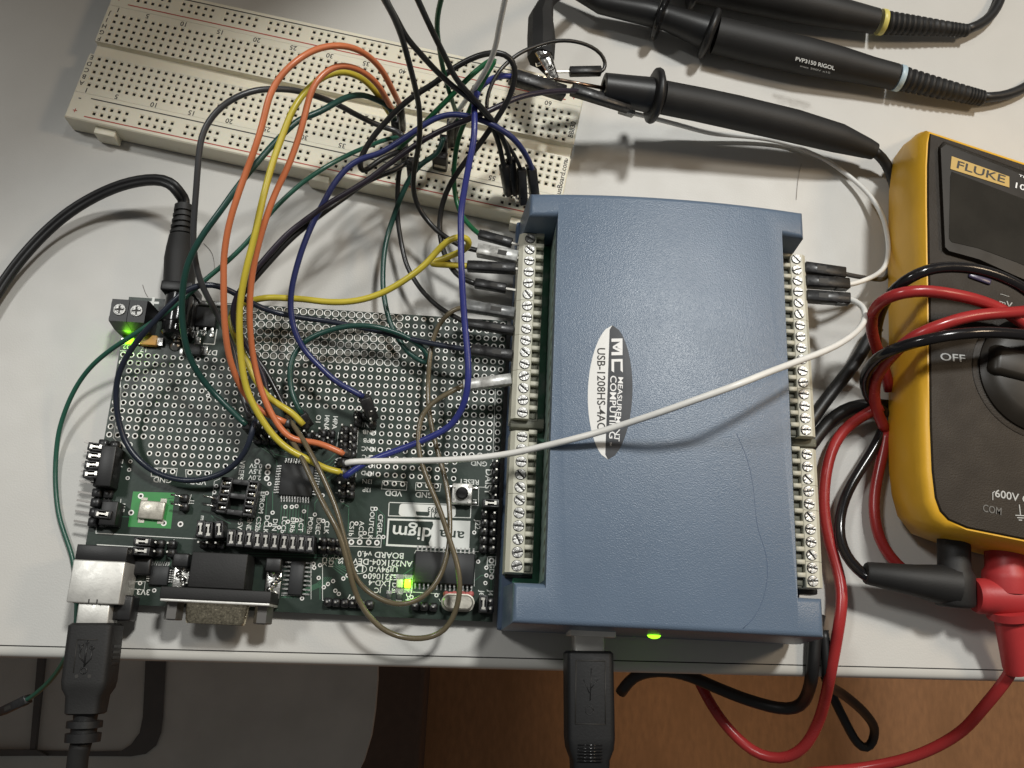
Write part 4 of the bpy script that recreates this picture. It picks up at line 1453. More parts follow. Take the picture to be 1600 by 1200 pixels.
# power plug and its cable
def power_plug():
    zc = ZP + 6.2
    a = at(273, 452, zc + 4); b = at(283, 318, zc + 4)
    a = Vector((a.x, a.y, zc)); b = Vector((b.x, b.y, zc + 1))
    root = thing('power_cable', (a.x, a.y, 0), 'black twin-core power cable with a ribbed barrel plug in the board', 'power cable')
    d = (b - a).normalized(); L = (b - a).length
    m = MB()
    m.lathe(a - d * .5, d, [(0, 3.4), (1.2, 4.6), (L * .42, 4.9), (L * .55, 4.5), (L * .68, 3.9)], 24)
    t = L * .68
    pr = []
    for k in range(4):
        pr += [(t, 3.7 - k * .2), (t + .9, 3.75 - k * .2), (t + 1.0, 2.7 - k * .1), (t + 1.9, 2.7 - k * .1)]
        t += 1.95
    pr += [(t, 3.0), (t + 2.2, 2.8), (t + 2.6, 2.2)]
    m.lathe(a, d, pr, 24, 0, True)
    o = m.build('barrel_plug', 'blackmatte', root); shade_sharp(o, 40)
    q = MB(); q.lathe(a - d * 4.5, d, [(0, 2.8), (4.4, 2.8)], 20); q.build('metal_barrel', 'chrome', root)
    path = [b - d * 1 , b + d * 3] + pxpath([(281, 304, 14), (273, 291, 16), (256, 281, 16), (228, 281, 14), (190, 289, 12), (150, 306, 9), (110, 330, 7), (70, 364, 5), (35, 402, 4), (8, 438, 3.2), (-30, 500, 3.0), (-70, 580, 3.0)])
    p = smooth_path(path, 2.5)
    c = MB()
    off = []
    for i, v in enumerate(p):
        tt = (p[min(i + 1, len(p) - 1)] - p[max(i - 1, 0)]).normalized()
        s = tt.cross(Vector((0, 0, 1))).normalized()
        off.append(s)
    c.tube([v + s * .80 for v, s in zip(p, off)], 1.12, 12); c.tube([v - s * .80 for v, s in zip(p, off)], 1.12, 12)
    c.build('twin_cable', 'black', root)
power_plug()

# ================================================================== oscilloscope probes
def probe(label, axis, boot, ring, cable, hook=None, tip=None, txt=None, gname='oscilloscope probes'):
    """axis: [(px, py, z, r)] for collar front, flange, body, end; boot the same; all given at photograph positions"""
    A = [(at(x, y, z), r) for x, y, z, r in axis['body']]
    root = thing('oscilloscope_probe', (A[0][0].x, A[0][0].y, max(0, A[0][0].z - A[0][1])), label, 'probe', gname)
    def lathe_path(pts, name, mtl, n=28, nst=1):
        b = MB()
        vs = [p for p, r in pts]; rs = [r for p, r in pts]
        b.tube(vs, 1, n, 0, 1, rs)
        o = b.build(name, mtl, root); shade_sharp(o, 40); return o
    def refine(pts, k=6):
        out = []
        for (p, r), (q, s) in zip(pts[:-1], pts[1:]):
            for j in range(k):
                t = j / k
                out.append((p.lerp(q, t), r + (s - r) * t))
        out.append(pts[-1]); return out
    body = lathe_path(refine(A), 'probe_body', 'blackmatte')
    if 'collar' in axis:
        C = [(at(x, y, z), r) for x, y, z, r in axis['collar']]
        d = (C[-1][0] - C[0][0]).normalized()
        b = MB(); L = (C[-1][0] - C[0][0]).length
        r0, r1 = C[0][1], C[-1][1]
        b.lathe(C[0][0], d, [(1.6, r0 * .5), (.2, r0 * .55), (0, r0 * .8), (.25, r0), (L * .5, (r0 + r1) / 2), (L * .92, r1), (L, r1 * 1.0)], 32)
        shade_sharp(b.build('collar', 'black', root), 45)
        f = MB(); R = axis['flange']
        f.lathe(C[-1][0] - d * .5, d, [(0, r1 * .98), (.2, R * .86), (.7, R * .97), (1.5, R), (2.3, R * .97), (3.1, R * .8), (3.3, r1 * .9)], 40)
        shade_sharp(f.build('finger_flange', 'black', root), 50)
    if tip:
        T = [at(*q) for q in tip]
        b = MB(); b.tube([T[0], T[1]], .62, 12); b.build('probe_tip', 'copper', root)
        b = MB(); d = (T[0] - T[1]).normalized(); b.lathe(T[0], d, [(0, .5), (6, .25), (7.5, .05)], 10); b.build('needle', 'chrome', root)
    if hook:
        H = [(at(x, y, z), r) for x, y, z, r in hook['sleeve']]
        lathe_path(refine(H, 3), 'hook_sleeve', 'black')
        d = (H[-1][0] - H[0][0]).normalized()
        b = MB(); R = hook['flange']
        b.lathe(at(*hook['at']), d, [(0, R * .6), (.3, R * .93), (1.0, R), (1.9, R), (2.6, R * .9), (2.9, R * .6)], 36)
        shade_sharp(b.build('sleeve_flange', 'blackgloss', root), 50)
    if ring:
        p = at(*ring[0]); q = at(*ring[1]); d = (q - p).normalized()
        b = MB(); b.lathe(p, d, [(0, ring[2]), (.15, ring[2] + .12), (1.7, ring[2] + .1), (1.85, ring[2])], 32)
        shade_sharp(b.build('colour_ring', ring[3], root), 50)
    if boot:
        Bp = [(at(x, y, z), r) for x, y, z, r in boot]
        ps = refine(Bp, 16)
        b = MB(); vs, rs = [], []
        for i, (p, r) in enumerate(ps):
            vs.append(p); rs.append(r * (1.0 if i % 3 else .86))
        b.tube(vs, 1, 24, 0, 1, rs)
        shade_sharp(b.build('ribbed_boot', 'blackmatte', root), 30)
    if cable:
        b = MB(); b.tube(smooth_path(pxpath(cable), 3), axis.get('cr', 1.7), 14); b.build('cable', 'black', root)
    if txt:
        for s, a, b_, z, h in txt:
            t = MB(); t.text2(s, a, b_, z, h); t.build('printed_name', 'inkdim' if h < 1.2 else 'inkgrey', body)
    return root

probe('black probe with its metal tip held in the alligator clip, nearest the blue box',
      {'collar': [(942, 137, 26, 4.7), (1018, 149, 24, 5.6)], 'flange': 8.9,
       'body': [(1034, 152, 22, 5.4), (1090, 163, 20, 5.5), (1150, 176, 18, 5.6), (1240, 197, 15, 5.5), (1310, 216, 12, 4.9), (1355, 232, 9.5, 3.4), (1366, 236.5, 9, 2.9)], 'cr': 1.8},
      None, None, [(1364, 235, 9), (1378, 246, 7), (1391, 266, 5), (1400, 300, 3.2), (1410, 350, 3), (1430, 420, 3)],
      tip=[(868, 124, 30), (945, 138, 26.5)])
probe('black probe with a pale blue ring and a hook sleeve, lying above the blue box',
      {'collar': [(1034, 25, 8.5, 4.2), (1104, 51, 8.5, 5.6)], 'flange': 9.0,
       'body': [(1118, 55, 8, 6.3), (1180, 70, 8, 6.5), (1260, 88, 8, 6.4), (1310, 99, 7.5, 5.8), (1360, 111, 7, 4.9), (1398, 120, 6.5, 4.6)], 'cr': 1.8},
      [(1410, 123, 6.4, 4.3), (1460, 136, 6, 3.7), (1510, 148, 5, 3.1), (1536, 154, 4.6, 2.8)],
      [(1401, 121, 6.4), (1412, 124, 6.3), 4.6, 'ringblue'],
      [(1530, 152, 4.6), (1560, 152, 3.6), (1590, 143, 3), (1625, 120, 2.4), (1680, 70, 2.4)],
      hook={'sleeve': [(868, -28, 7, 1.6), (940, 6, 8, 3.6), (1010, 20, 8.5, 4.4), (1040, 28, 8.5, 4.4)], 'flange': 8.4, 'at': (1026, 24, 8.5)},
      txt=[('PVP3150 RIGOL', (1243, 92), (1304, 107), 14.6, 1.6), ('max 300V x10', (1250, 103), (1297, 114), 14.0, .8)])
probe('black probe with a yellow ring, farthest from the blue box',
      {'collar': [(1010, -36, 8.5, 4.2), (1080, -27, 8.5, 5.6)], 'flange': 9.0,
       'body': [(1094, -24, 8, 6.4), (1160, -11, 8, 6.6), (1250, 8, 8, 6.3), (1300, 19, 7.5, 5.6), (1340, 27, 7, 4.9), (1368, 33, 6.5, 4.5)], 'cr': 1.8},
      [(1384, 35.5, 6.4, 4.2), (1430, 40, 6, 3.5), (1480, 45, 5, 2.7), (1512, 48, 4.6, 2.3)],
      [(1374, 34, 6.4), (1386, 36, 6.3), 4.5, 'ringyellow'],
      [(1506, 47, 4.6), (1530, 40, 3.6), (1552, 22, 3), (1566, -10, 2.4), (1576, -60, 2.4)])

# ground clip of the near probe
def clip():
    root = thing('alligator_clip', at(848, 75, 10), 'chrome alligator clip in a black boot gripping the probe tip', 'alligator clip')
    b = MB()
    c = [at(856, -6, 24), at(845, 30, 25), at(846, 60, 27), at(845, 92, 28)]
    rs = [2.2, 4.4, 4.9, 4.6]
    path, rr = [], []
    for i in range(3):
        for j in range(5):
            t = j / 5; path.append(c[i].lerp(c[i + 1], t)); rr.append(rs[i] + (rs[i + 1] - rs[i]) * t)
    path.append(c[3]); rr.append(rs[3])
    b.tube(path, 1, 8, 0, 0.95, rr)
    shade_sharp(b.build('boot', 'blackmatte', root), 30)
    k = MB(); k.tube(smooth_path([at(850, 18, 25), at(864, -4, 23), at(884, -14, 20), at(930, -40, 14)], 2), 2.0, 12); k.build('boot_tail', 'black', root)
    j = MB()
    a, e = at(846, 88, 28), at(868, 125, 29)
    d = (e - a).normalized(); sd = d.cross(Vector((0, 0, 1))).normalized(); L = (e - a).length
    for sgn in (-1, 1):
        up = Vector((0, 0, 1))
        prof = []
        for i in range(9):
            t = i / 8
            w = 2.6 - 1.3 * t
            hgt = sgn * (2.6 * (1 - t) ** 1.2 + .25)
            prof.append((a + d * (L * t) + up * hgt, w))
        rows = []
        for p, w in prof:
            rows.append([p + sd * (w * math.cos(th)) + up * (sgn * .9 * math.sin(th)) for th in [math.pi * q / 6 for q in range(7)]])
        for r0, r1 in zip(rows[:-1], rows[1:]):
            for q in range(6):
                j.add([r0[q], r0[q + 1], r1[q + 1], r1[q]], [(0, 1, 2, 3)], True)
        for i in range(4):
            p = a + d * (L * (.55 + .12 * i)) + up * (sgn * .3)
            for s in (-1, 1):
                j.box(p + sd * (s * .9), (.5, .4, .7), basis(d))
    j.cyl(a + d * 2.4 - sd * 3.0, a + d * 2.4 + sd * 3.0, .7, None, 12)
    j.box(a + d * 5 + Vector((0, 0, 1.9)), (5.0, 1.4, .4), basis(d)); j.box(a + d * 1.0 + Vector((0, 0, 3)), (3.0, 3.4, .5), basis(d))
    j.build('jaws', 'chrome', root)
clip()

# ================================================================== multimeter
def meter():
    root = thing('multimeter', at(1520, 520, 0), 'yellow and dark grey handheld multimeter with test leads wound around it', 'multimeter')
    ZT = 30.0
    rimp = [(1452, 207), (1448, 222), (1446, 260), (1446, 320), (1447, 400), (1448.5, 473), (1449, 553), (1450, 662), (1453, 735), (1458, 778), (1466, 800), (1480, 815), (1510, 828), (1560, 838), (1600, 846)]
    silp = [(1440, 206), (1412, 226), (1396, 248), (1389, 300), (1387, 400), (1388, 473), (1389, 553), (1388, 662), (1389, 735), (1393, 772), (1402, 806), (1424, 834), (1462, 848), (1530, 865), (1600, 882)]
    chp = [(1447, 204), (1436, 214), (1432, 258), (1432, 320), (1433, 400), (1434, 473), (1434, 553), (1434, 662), (1436, 737), (1441, 785), (1452, 812), (1474, 828), (1510, 839), (1560, 848), (1600, 856)]
    def close(pts, z, z2):
        L = [at(x, y, z) for x, y in pts]
        # far side beyond the picture: top edge and bottom edge carried on, right flank parallel to the left one
        top2 = at(1600, 250, z2); tdir = (top2 - at(1470, 207, z2)).normalized()
        dl = L[-1] - L[-3]
        e = L[-1] + dl.normalized() * 34
        e = Vector((e.x, L[-1].y - 3.5, z))
        r = [e, Vector((e.x + 7, e.y + 2.5, z)), Vector((e.x + 11, e.y + 9, z))]
        tl = L[0]
        pt = [tl + tdir * t for t in (66, 60, 50, 34, 18, 8)]
        for k, p in enumerate(pt): p.z = z
        r += [Vector((pt[0].x + 2.0, pt[0].y - 9, z)), pt[0]] + pt[1:]
        return L + r
    A0 = close([(x + (3 if x < 1420 else 0), y) for x, y in silp], 1.5, 1.5)
    A1 = close(silp, 7, 7); A2 = close(silp, 14, 14); A3 = close(chp, 27.5, 27.5); A4 = close(rimp, ZT, ZT)
    # the flank between silhouette and bevel stays on the silhouette width
    A2 = [Vector((p.x * .35 + q.x * .65, p.y * .5 + q.y * .5, 15)) for p, q in zip(A1, A3)]
    b = MB(); b.loft([A0, A1, A2, A3, A4], 0, True, True, True)
    o = b.build('yellow_shell', 'yellowshell', root); shade_sharp(o, 55)
    cen = sum(A4, Vector()) / len(A4)
    def inset(L, k, z):
        out = []
        n = len(L)
        for i, p in enumerate(L):
            t = (L[(i + 1) % n] - L[i - 1]); nn = Vector((-t.y, t.x, 0)).normalized()
            if nn.dot(cen - p) < 0: nn = -nn
            q = p + nn * k; q.z = z; out.append(q)
        return out
    B0, B1, B2 = inset(A4, .05, ZT - .4), inset(A4, .35, ZT - .3), inset(A4, .9, ZT + .55)
    f = MB(); f.loft([B0, B1, inset(A4, .5, ZT + .2), B2], 0, True, False, True)
    o = f.build('face_plate', 'meterface', root); shade_sharp(o, 40)
    zf = ZT + .6
    # raised top with the screen
    def poly(pts, z): return [at(x, y, z) for x, y in pts]
    s = MB(); q = poly([(1470, 232), (1478, 226), (1680, 305), (1680, 470), (1590, 432), (1530, 405), (1483, 392), (1477, 386)], zf + 1.5)
    q0 = poly([(1466, 230), (1474, 221), (1684, 298), (1684, 480), (1590, 438), (1530, 412), (1480, 398), (1473, 390)], zf - .1)
    s.loft([q0[::-1], q[::-1]], 0, False, False, True); o = s.build('screen_bezel', 'metersmooth', root)
    s = MB(); q = poly([(1485, 276), (1487, 268), (1676, 340), (1676, 448), (1590, 410), (1530, 388), (1487, 378), (1483, 372)], zf + 1.62)
    s.prism([tuple(v)[:2] for v in q[::-1]], zf + 1.4, zf + 1.62); s.build('screen', 'glass', o)
    s = MB(); q = poly([(1487, 244), (1577, 276), (1577, 293), (1485, 264)], zf + 1.66)
    s.prism([tuple(v)[:2] for v in q[::-1]], zf + 1.45, zf + 1.70); lb = s.build('name_plate', 'labelgold', o)
    t = MB(); t.text2('FLUKE', (1495, 257), (1570, 281), zf + 1.76, 2.7); t.build('printed_name', 'inkblack', lb)
    t = MB(); t.text2('107', (1585, 289), (1611, 297), zf + 1.66, 2.0); t.text2('TRUE RMS', (1592, 274), (1640, 290), zf + 1.66, .8); t.build('printed_name', 'inkwhite', o)
    # dial
    c = at(1622, 586, zf)
    d = MB(); d.lathe((c.x, c.y, zf - .2), (0, 0, 1), [(0, 20.0), (.3, 20.0), (.4, 19.6)], 64); o2 = d.build('dial_ring', 'meterface', root); shade_sharp(o2)
    d = MB(); d.lathe((c.x, c.y, zf), (0, 0, 1), [(0, 18.2), (.8, 18.1), (2.2, 16.2), (3.0, 13.4), (3.3, .01)], 64)
    o3 = d.build('dial_knob', 'metersmooth', root); shade_sharp(o3, 45)
    d = MB(); R = Matrix.Rotation(math.radians(168), 3, 'Z'); d.rbox((c.x, c.y, zf + 2.4), (34, 10.0, 4.6), 1.8, R, 0, 3, .92); o4 = d.build('pointer_ridge', 'metersmooth', o3)
    d = MB(); p = at(1531, 435, zf + .3); d.rbox(p, (7.0, 2.0, 1.0), .45, Matrix.Rotation(math.radians(-18), 3, 'Z')); d.build('mode_button', 'purplebtn', root)
    t = MB(); t.text2('OFF', (1469, 557.5), (1508, 561), zf + .1, 2.3); t.text2('mV', (1561, 472), (1581, 478), zf + .1, 2.0); t.text2('~', (1563, 459), (1577, 463), zf + .1, 1.0)
    t.text2('600V CAT III', (1555, 771), (1650, 790), zf + .1, 2.2)
    g = at(1594, 800, zf + .1)
    for k, w in enumerate((3.0, 2.0, 1.0)):
        t.box((g.x - .1 * k, g.y - 1.0 - .65 * k, zf + .1), (w, .26, .04))
    t.box((g.x, g.y + .6, zf + .1), (.28, 3.0, .04))
    t.line([at(1551, 781, 0 + zf), at(1551, 770, zf), at(1554, 768, zf)], .22, zf + .1)
    t.build('printed_lettering', 'inkgrey', root)
    t = MB(); t.text2('COM', (1536, 794), (1565, 800), zf + .1, 2.1); t.build('printed_lettering', 'inkdim', root)
meter()

# test leads and their plugs
def lead(name, label, mtl, pts, r=1.65):
    b = MB(); b.tube(smooth_path(pxpath(pts), 2.5), r, 16)
    o = b.build(name, mtl); tag(o, label, 'test lead')
    return o
def plug(parent, mtl, spec):
    b = MB()
    for p0, p1, prof in spec:
        A, B = at(*p0), at(*p1); d = (B - A); L = d.length
        b.lathe(A, d, [(t * L, r) for t, r in prof], 26)
    o = b.build('right_angle_plug', mtl, parent); shade_sharp(o, 45)
    return o
blk = lead('test_lead', 'thin glossy black test lead curving down into a black right-angle plug at the bottom of the meter', 'blacklead',
     [(1390, 640, 6), (1383, 662, 5), (1375, 684, 5), (1352, 722, 5), (1330, 757, 5), (1316, 790, 5), (1310, 825, 5), (1316, 856, 7), (1330, 880, 9), (1350, 898, 12), (1362, 905, 13)])
blk['label'] = 'glossy black test lead running into the black right-angle plug below the multimeter'
plug(blk, 'blackmatte', [((1352, 895, 12.5), (1492, 916, 14), [(0, 2.9), (.02, 3.3), (.55, 4.6), (.8, 5.6), (1, 5.9)]),
                         ((1492, 948, 12), (1490, 838, 15), [(0, 4.4), (.02, 5.3), (.06, 5.7), (.45, 5.7), (.55, 4.6), (1, 4.6)])])
red = lead('test_lead', 'red test lead with a red plug, hanging over the table edge in a deep loop', 'redlead',
     [(1378, 634, 9), (1357, 645, 7), (1327, 663, 5), (1303, 695, 4), (1291, 737, 4), (1287, 787, 4), (1292, 830, 4), (1303, 870, 4.5), (1313, 905, 5), (1316, 935, 6), (1312, 970, 6), (1303, 1023, 3.2), (1298, 1048, 2.4), (1291, 1085, -6), (1277, 1132, -18), (1254, 1170, -26), (1222, 1186, -32), (1187, 1180, -36), (1143, 1144, -40), (1112, 1102, -42), (1094, 1068, -44), (1080, 1035, -48), (1076, 1000, -52)], 1.75)
rl2 = lead('test_lead', 'red lead coming out of the red plug at right and dipping below the table edge', 'redlead',
     [(1584, 1030, 8), (1583, 1045, 6), (1566, 1070, 3), (1538, 1104, -4), (1497, 1147, -18), (1428, 1182, -30), (1340, 1201, -40), (1250, 1210, -44), (1180, 1230, -50)], 1.75)
plug(rl2, 'redplug', [((1523, 931, 13), (1650, 936, 14), [(0, 4.6), (.05, 5.2), (.9, 5.6), (1, 5.0)]),
                      ((1572, 925, 13), (1570, 850, 15), [(0, 6.4), (.3, 6.6), (.42, 6.4), (.5, 5.6), (1, 5.6)]),
                      ((1578, 952, 13), (1588, 1052, 7), [(0, 6.6), (.12, 6.4), (.16, 4.6), (.9, 3.6), (1, 3.0)])])
lead('test_lead', 'red lead running down between the black lead and the meter, behind the black plug', 'redlead',
     [(1386, 670, 6), (1381, 700, 5), (1370, 750, 4), (1365, 790, 4), (1369, 825, 4), (1380, 855, 4), (1401, 882, 4.5), (1440, 910, 6), (1490, 925, 8), (1530, 932, 12)], 1.7)
lead('test_lead', 'black lead arching over the meter just below its screen', 'blacklead',
     [(1372, 560, 10), (1368, 530, 14), (1375, 490, 24), (1392, 458, 34), (1412, 440, 40), (1435, 427, 42), (1459, 419, 42), (1487, 417, 42), (1516, 419, 42), (1553, 428, 41), (1581, 440, 40), (1612, 460, 38), (1650, 500, 36), (1680, 560, 34)], 1.65)
lead('test_lead', 'red lead looping over the left side of the meter, upper of two red loops', 'redlead',
     [(1390, 610, 8), (1382, 575, 12), (1371, 547, 17), (1362, 521, 22), (1361, 494, 28), (1370, 477, 34), (1388, 464, 39), (1412, 457, 42), (1441, 454, 43), (1470, 457, 43), (1506, 463, 42), (1534, 471, 40), (1560, 481, 38), (1600, 505, 36), (1640, 540, 34)], 1.75)
lead('test_lead', 'red lead crossing the meter above the word OFF, lower one of the two red loops', 'redlead',
     [(1640, 480, 36), (1600, 487, 38), (1562, 489.5, 40), (1516, 494, 41), (1478, 505, 41), (1450, 515, 40), (1422, 529, 37), (1404, 545, 32), (1388, 562, 26), (1372, 582, 20), (1366, 605, 15), (1366, 628, 11), (1373, 650, 8), (1384, 672, 6)], 1.75)
lead('test_lead', 'black lead crossing the meter just above the word OFF', 'blacklead',
     [(1650, 528, 38), (1600, 523, 41), (1544, 519, 43.5), (1497, 522, 44), (1459, 528, 43), (1422, 537, 40), (1388, 549, 34), (1364, 566, 26), (1352, 585, 19), (1351, 603, 14), (1358, 622, 10), (1376, 640, 7), (1395, 655, 5)], 1.65)
lead('test_lead', 'matt black lead lying on the table, upper of two running under the terminals at right', 'black',
     [(1372, 510, 7), (1358, 528, 5), (1341, 560, 4), (1322, 585, 3), (1300, 613, 2.4), (1276, 645, 2.2), (1258, 672, 2.2), (1238, 700, 2.2)], 2.1)
lead('test_lead', 'matt black lead lying on the table, lower of two running under the terminals at right', 'black',
     [(1392, 635, 5), (1356, 632, 4), (1330, 636, 3.4), (1305, 649, 3), (1284, 672, 2.6), (1268, 694, 2.4), (1250, 720, 2.4)], 2.1)
lead('hanging_cable', 'black cable drooping over the table edge below the blue box, with a loose loop', 'black',
     [(1280, 960, 3), (1274, 990, 3), (1272, 1015, 2.3), (1270, 1040, 2.2), (1268, 1057, 0), (1263, 1080, -12), (1252, 1102, -20), (1232, 1109, -24), (1200, 1103, -27), (1150, 1087, -30), (1105, 1068, -33), (1068, 1053, -36), (1030, 1048, -40), (1000, 1052, -44), (983, 1064, -48), (970, 1082, -52)], 1.95)
lead('hanging_cable', 'black cable hanging as a narrow loop beside the red lead below the table edge', 'black',
     [(1286, 985, 2.2), (1290, 1010, 2), (1291, 1038, 2), (1292, 1056, 0), (1298, 1073, -12), (1313, 1082, -24), (1334, 1098, -34), (1356, 1120, -46), (1367, 1142, -56), (1360, 1166, -62), (1347, 1170, -62), (1332, 1150, -60), (1318, 1122, -56), (1304, 1095, -54), (1290, 1060, -54), (1280, 1035, -56)], 1.6)

# ================================================================== jumper wires
def housing(parent, A, B, mtl='housing', w=2.5, pin=None, win=True, h=None):
    d = (B - A); L = d.length; R = basis(d)
    b = MB()
    h = h or w
    b.rbox((A + B) / 2, (L, w, h), .22, R, 0, 1)
    if win:
        b.box((A + B) / 2 + R @ Vector((L * .12, 0, h / 2 + .02)), (L * .22, w * .45, .12), R, 1)
        b.box((A + B) / 2 + R @ Vector((-L * .30, w / 2 + .02, 0)), (L * .2, .3, h * .7), R, 0)
    o = b.build('connector_housing', [mtl, 'inkblack'], parent)
    if pin:
        p = MB(); p.box(B + d.normalized() * (pin / 2), (pin, .62, .62), R); p.build('connector_pin', 'pintip', parent)
    return o

NW = 0
def wire(label, mtl, pts, r=0.85, ends=(), cat='jumper wire', name='jumper_wire', group=None):
    """ends: (A, B, options) housings in photograph coordinates; A is where the wire enters"""
    b = MB(); P3 = [p if isinstance(p, Vector) else at(*p) for p in pts]
    b.tube(smooth_path(P3, 1.5), r, 10)
    o = b.build(name, mtl)
    tag(o, label, cat, group)
    for A, B, kw in ends:
        A = at(*A) if not isinstance(A, Vector) else A
        B = at(*B) if not isinstance(B, Vector) else B
        housing(o, A, B, **kw)
    return o

def up(p, dz0, dz1):
    """upright housing standing on world point p"""
    return (Vector((p.x, p.y, dz1)), Vector((p.x, p.y, dz0)), {})
def bbhole(px, py, z=ZB):
    p = at(px, py, z)
    return Vector((p.x, p.y, z))
T = ZB + 14.0                             # top of an upright housing on the breadboard
def bbend(px, py):
    """pixel of an upright housing's top on the breadboard -> (top point, housing ends)"""
    top = at(px, py, T)
    return top, (top, Vector((top.x, top.y, ZB + .4)), {'win': False})
def pcbend(px, py, ztop=20.0):
    p = at(px, py, ztop)
    top = Vector((p.x, p.y, ztop))
    return top, (top, Vector((p.x, p.y, ZP + 2.6)), {'win': True})
def path(*a): return [at(*q) for q in a]

# --- orange, yellow
t, e = bbend(625, 164); t2, e2 = pcbend(446, 660, 15)
wire('orange jumper wire, outermost and tallest of the arching loops', 'w_orange', [t] + path((617, 148, 30), (608, 130, 36), (597, 110, 42), (582, 93, 47), (560, 78, 52), (530, 71, 56), (500, 75, 58), (470, 90, 60), (440, 117, 60), (422, 148, 59), (411, 190, 57), (399, 230, 55), (384, 270, 52), (370, 310, 50), (358, 350, 47), (350, 400, 43), (349.5, 440, 40), (350, 488, 36), (354, 535, 31), (361, 568, 27), (372, 596, 23), (384, 618, 20), (405, 640, 17)) + [t2], 0.92, [e, e2])
t, e = bbend(615, 176)
wire('orange jumper wire arching just inside the tallest orange loop, ending beside the white wire', 'w_orange', [t] + path((609, 165, 28), (600, 148, 34), (590, 132, 39), (570, 114, 44), (547, 104, 48), (525, 104, 50), (505, 116, 51), (490, 135, 51), (481, 160, 50), (475, 185, 49), (465, 220, 47), (450, 260, 45), (431, 300, 43), (416, 340, 41), (403, 385, 38), (394, 430, 34), (390, 480, 30), (392, 530, 26), (400, 580, 22), (414, 625, 19), (432, 660, 17), (450, 682, 16), (468, 689, 15), (490, 690.5, 15), (515, 699, 15), (538, 709.5, 14)), 0.92,
     [((534, 707, 14), (548, 711, 12), {'w': 2.4})])
t, e = bbend(609, 177)
wire('long yellow jumper wire running beside the orange loops to the upright header', 'w_yellow', [t] + path((601, 165, 27), (590, 147, 32), (572, 127, 37), (552, 116, 41), (530, 112, 44), (509, 118, 45), (489, 132, 46), (470, 152, 47), (456, 175, 47), (445, 202, 46), (430, 242, 45), (418, 282, 44), (408, 322, 43), (397, 372, 41), (384, 424, 38), (375, 474, 34), (374, 515, 31), (377, 562, 27), (385, 607, 24), (397, 635, 22), (412, 660, 20), (432, 686, 18), (455, 705, 17), (482, 718, 16), (508, 732, 14), (535, 738.5, 13)), 0.98,
     [((530, 737, 13), (546, 742, 11.5), {'w': 2.4})])
wire('yellow jumper wire with a curled end at the third terminal connector of the blue box', 'w_yellow', path((474, 664, 13), (462, 650, 14), (449, 640, 15), (435, 632, 15), (421, 622, 15), (403, 600, 15), (384, 560, 15), (366, 522, 15), (360, 496, 15), (366, 482, 15), (380, 473, 16), (396, 469, 17), (414, 465, 18), (440, 465.5, 18), (475, 467.5, 18), (512, 472, 18), (550, 471, 18), (587, 462, 19), (625, 442.5, 20), (662, 415.5, 22), (684, 391, 24), (697, 378, 26), (711, 371, 27), (724, 370, 27), (732, 375, 26), (733, 383, 24), (726, 390, 21), (713, 396, 19), (695, 404, 18), (680, 408.5, 17), (671, 411, 17), (680, 413, 17), (700, 414, 17), (733, 416, 17)), 0.98,
     [((730, 416, 17), (806, 420, 18), {'w': 3.0, 'pin': 2.5}), ((468, 659, 12.5), (480, 668, 9), {'w': 2.4})])
# --- dark ones at left
t, e = bbend(630, 214); t2, e2 = pcbend(391, 652, 15)
wire('dark grey jumper wire, wide loop falling beside the power plug', 'w_grey', [t] + path((622, 206, 22), (592, 196, 24), (560, 181, 28), (525, 162, 34), (490, 149, 40), (460, 141, 44), (430, 139, 47), (400, 141, 49), (371, 151, 50), (346, 167, 50), (326, 190, 49), (315, 215, 48), (310, 250, 46), (307, 290, 43), (304, 330, 40), (302, 370, 37), (304, 400, 34), (312, 436, 30), (326, 467, 26), (345, 501, 22), (362, 540, 18), (371, 580, 16), (379, 620, 15)) + [t2], 0.9, [e, e2])
t, e = bbend(617, 186); t2, e2 = pcbend(385, 664, 15)
wire('dark teal jumper wire sweeping diagonally past the power plug to the header', 'w_teal', [t] + path((606, 164, 28), (590, 157, 31), (574, 150, 34), (556, 148.5, 37), (534, 155, 40), (512, 168, 42), (490, 179, 43), (468, 187, 44), (445, 207, 45), (420, 233, 45), (375, 287, 45), (344, 330, 44), (315, 370, 42), (296, 405, 39), (287, 440, 36), (284, 478, 32), (286, 515, 28), (295, 555, 23), (312, 587, 19), (333, 613, 16), (360, 640, 15)) + [t2], 0.92, [e, e2])
wire('thin green jumper wire along the left edge, its loose plug beyond the table edge', 'w_palegreen', path((640, 214, 12), (622, 214, 16), (603, 218, 19), (569, 231, 24), (540, 244, 28), (512, 259, 30), (480, 280, 30), (450, 305, 29), (420, 336, 28), (390, 374, 27), (357, 407, 25), (322, 436, 23), (288, 466, 22), (250, 495, 20), (212, 521, 18), (175, 545, 15), (145, 570, 12), (125, 595, 9), (110, 622, 7), (100, 647, 5), (92, 674, 3.5), (88, 705, 2), (86.5, 740, 1.2), (88, 775, 1), (92, 805, 1), (102, 838, 1), (112, 866, 1), (118, 905, 1), (120, 950, 1), (118, 985, 1), (112, 1010, 1), (106, 1022, .9), (100, 1033, -3), (83, 1058, -12), (63, 1078, -20), (43, 1093, -26), (30, 1098, -28)), 0.72,
     [((44, 1092, -26), (2, 1112, -34), {'w': 2.6})])
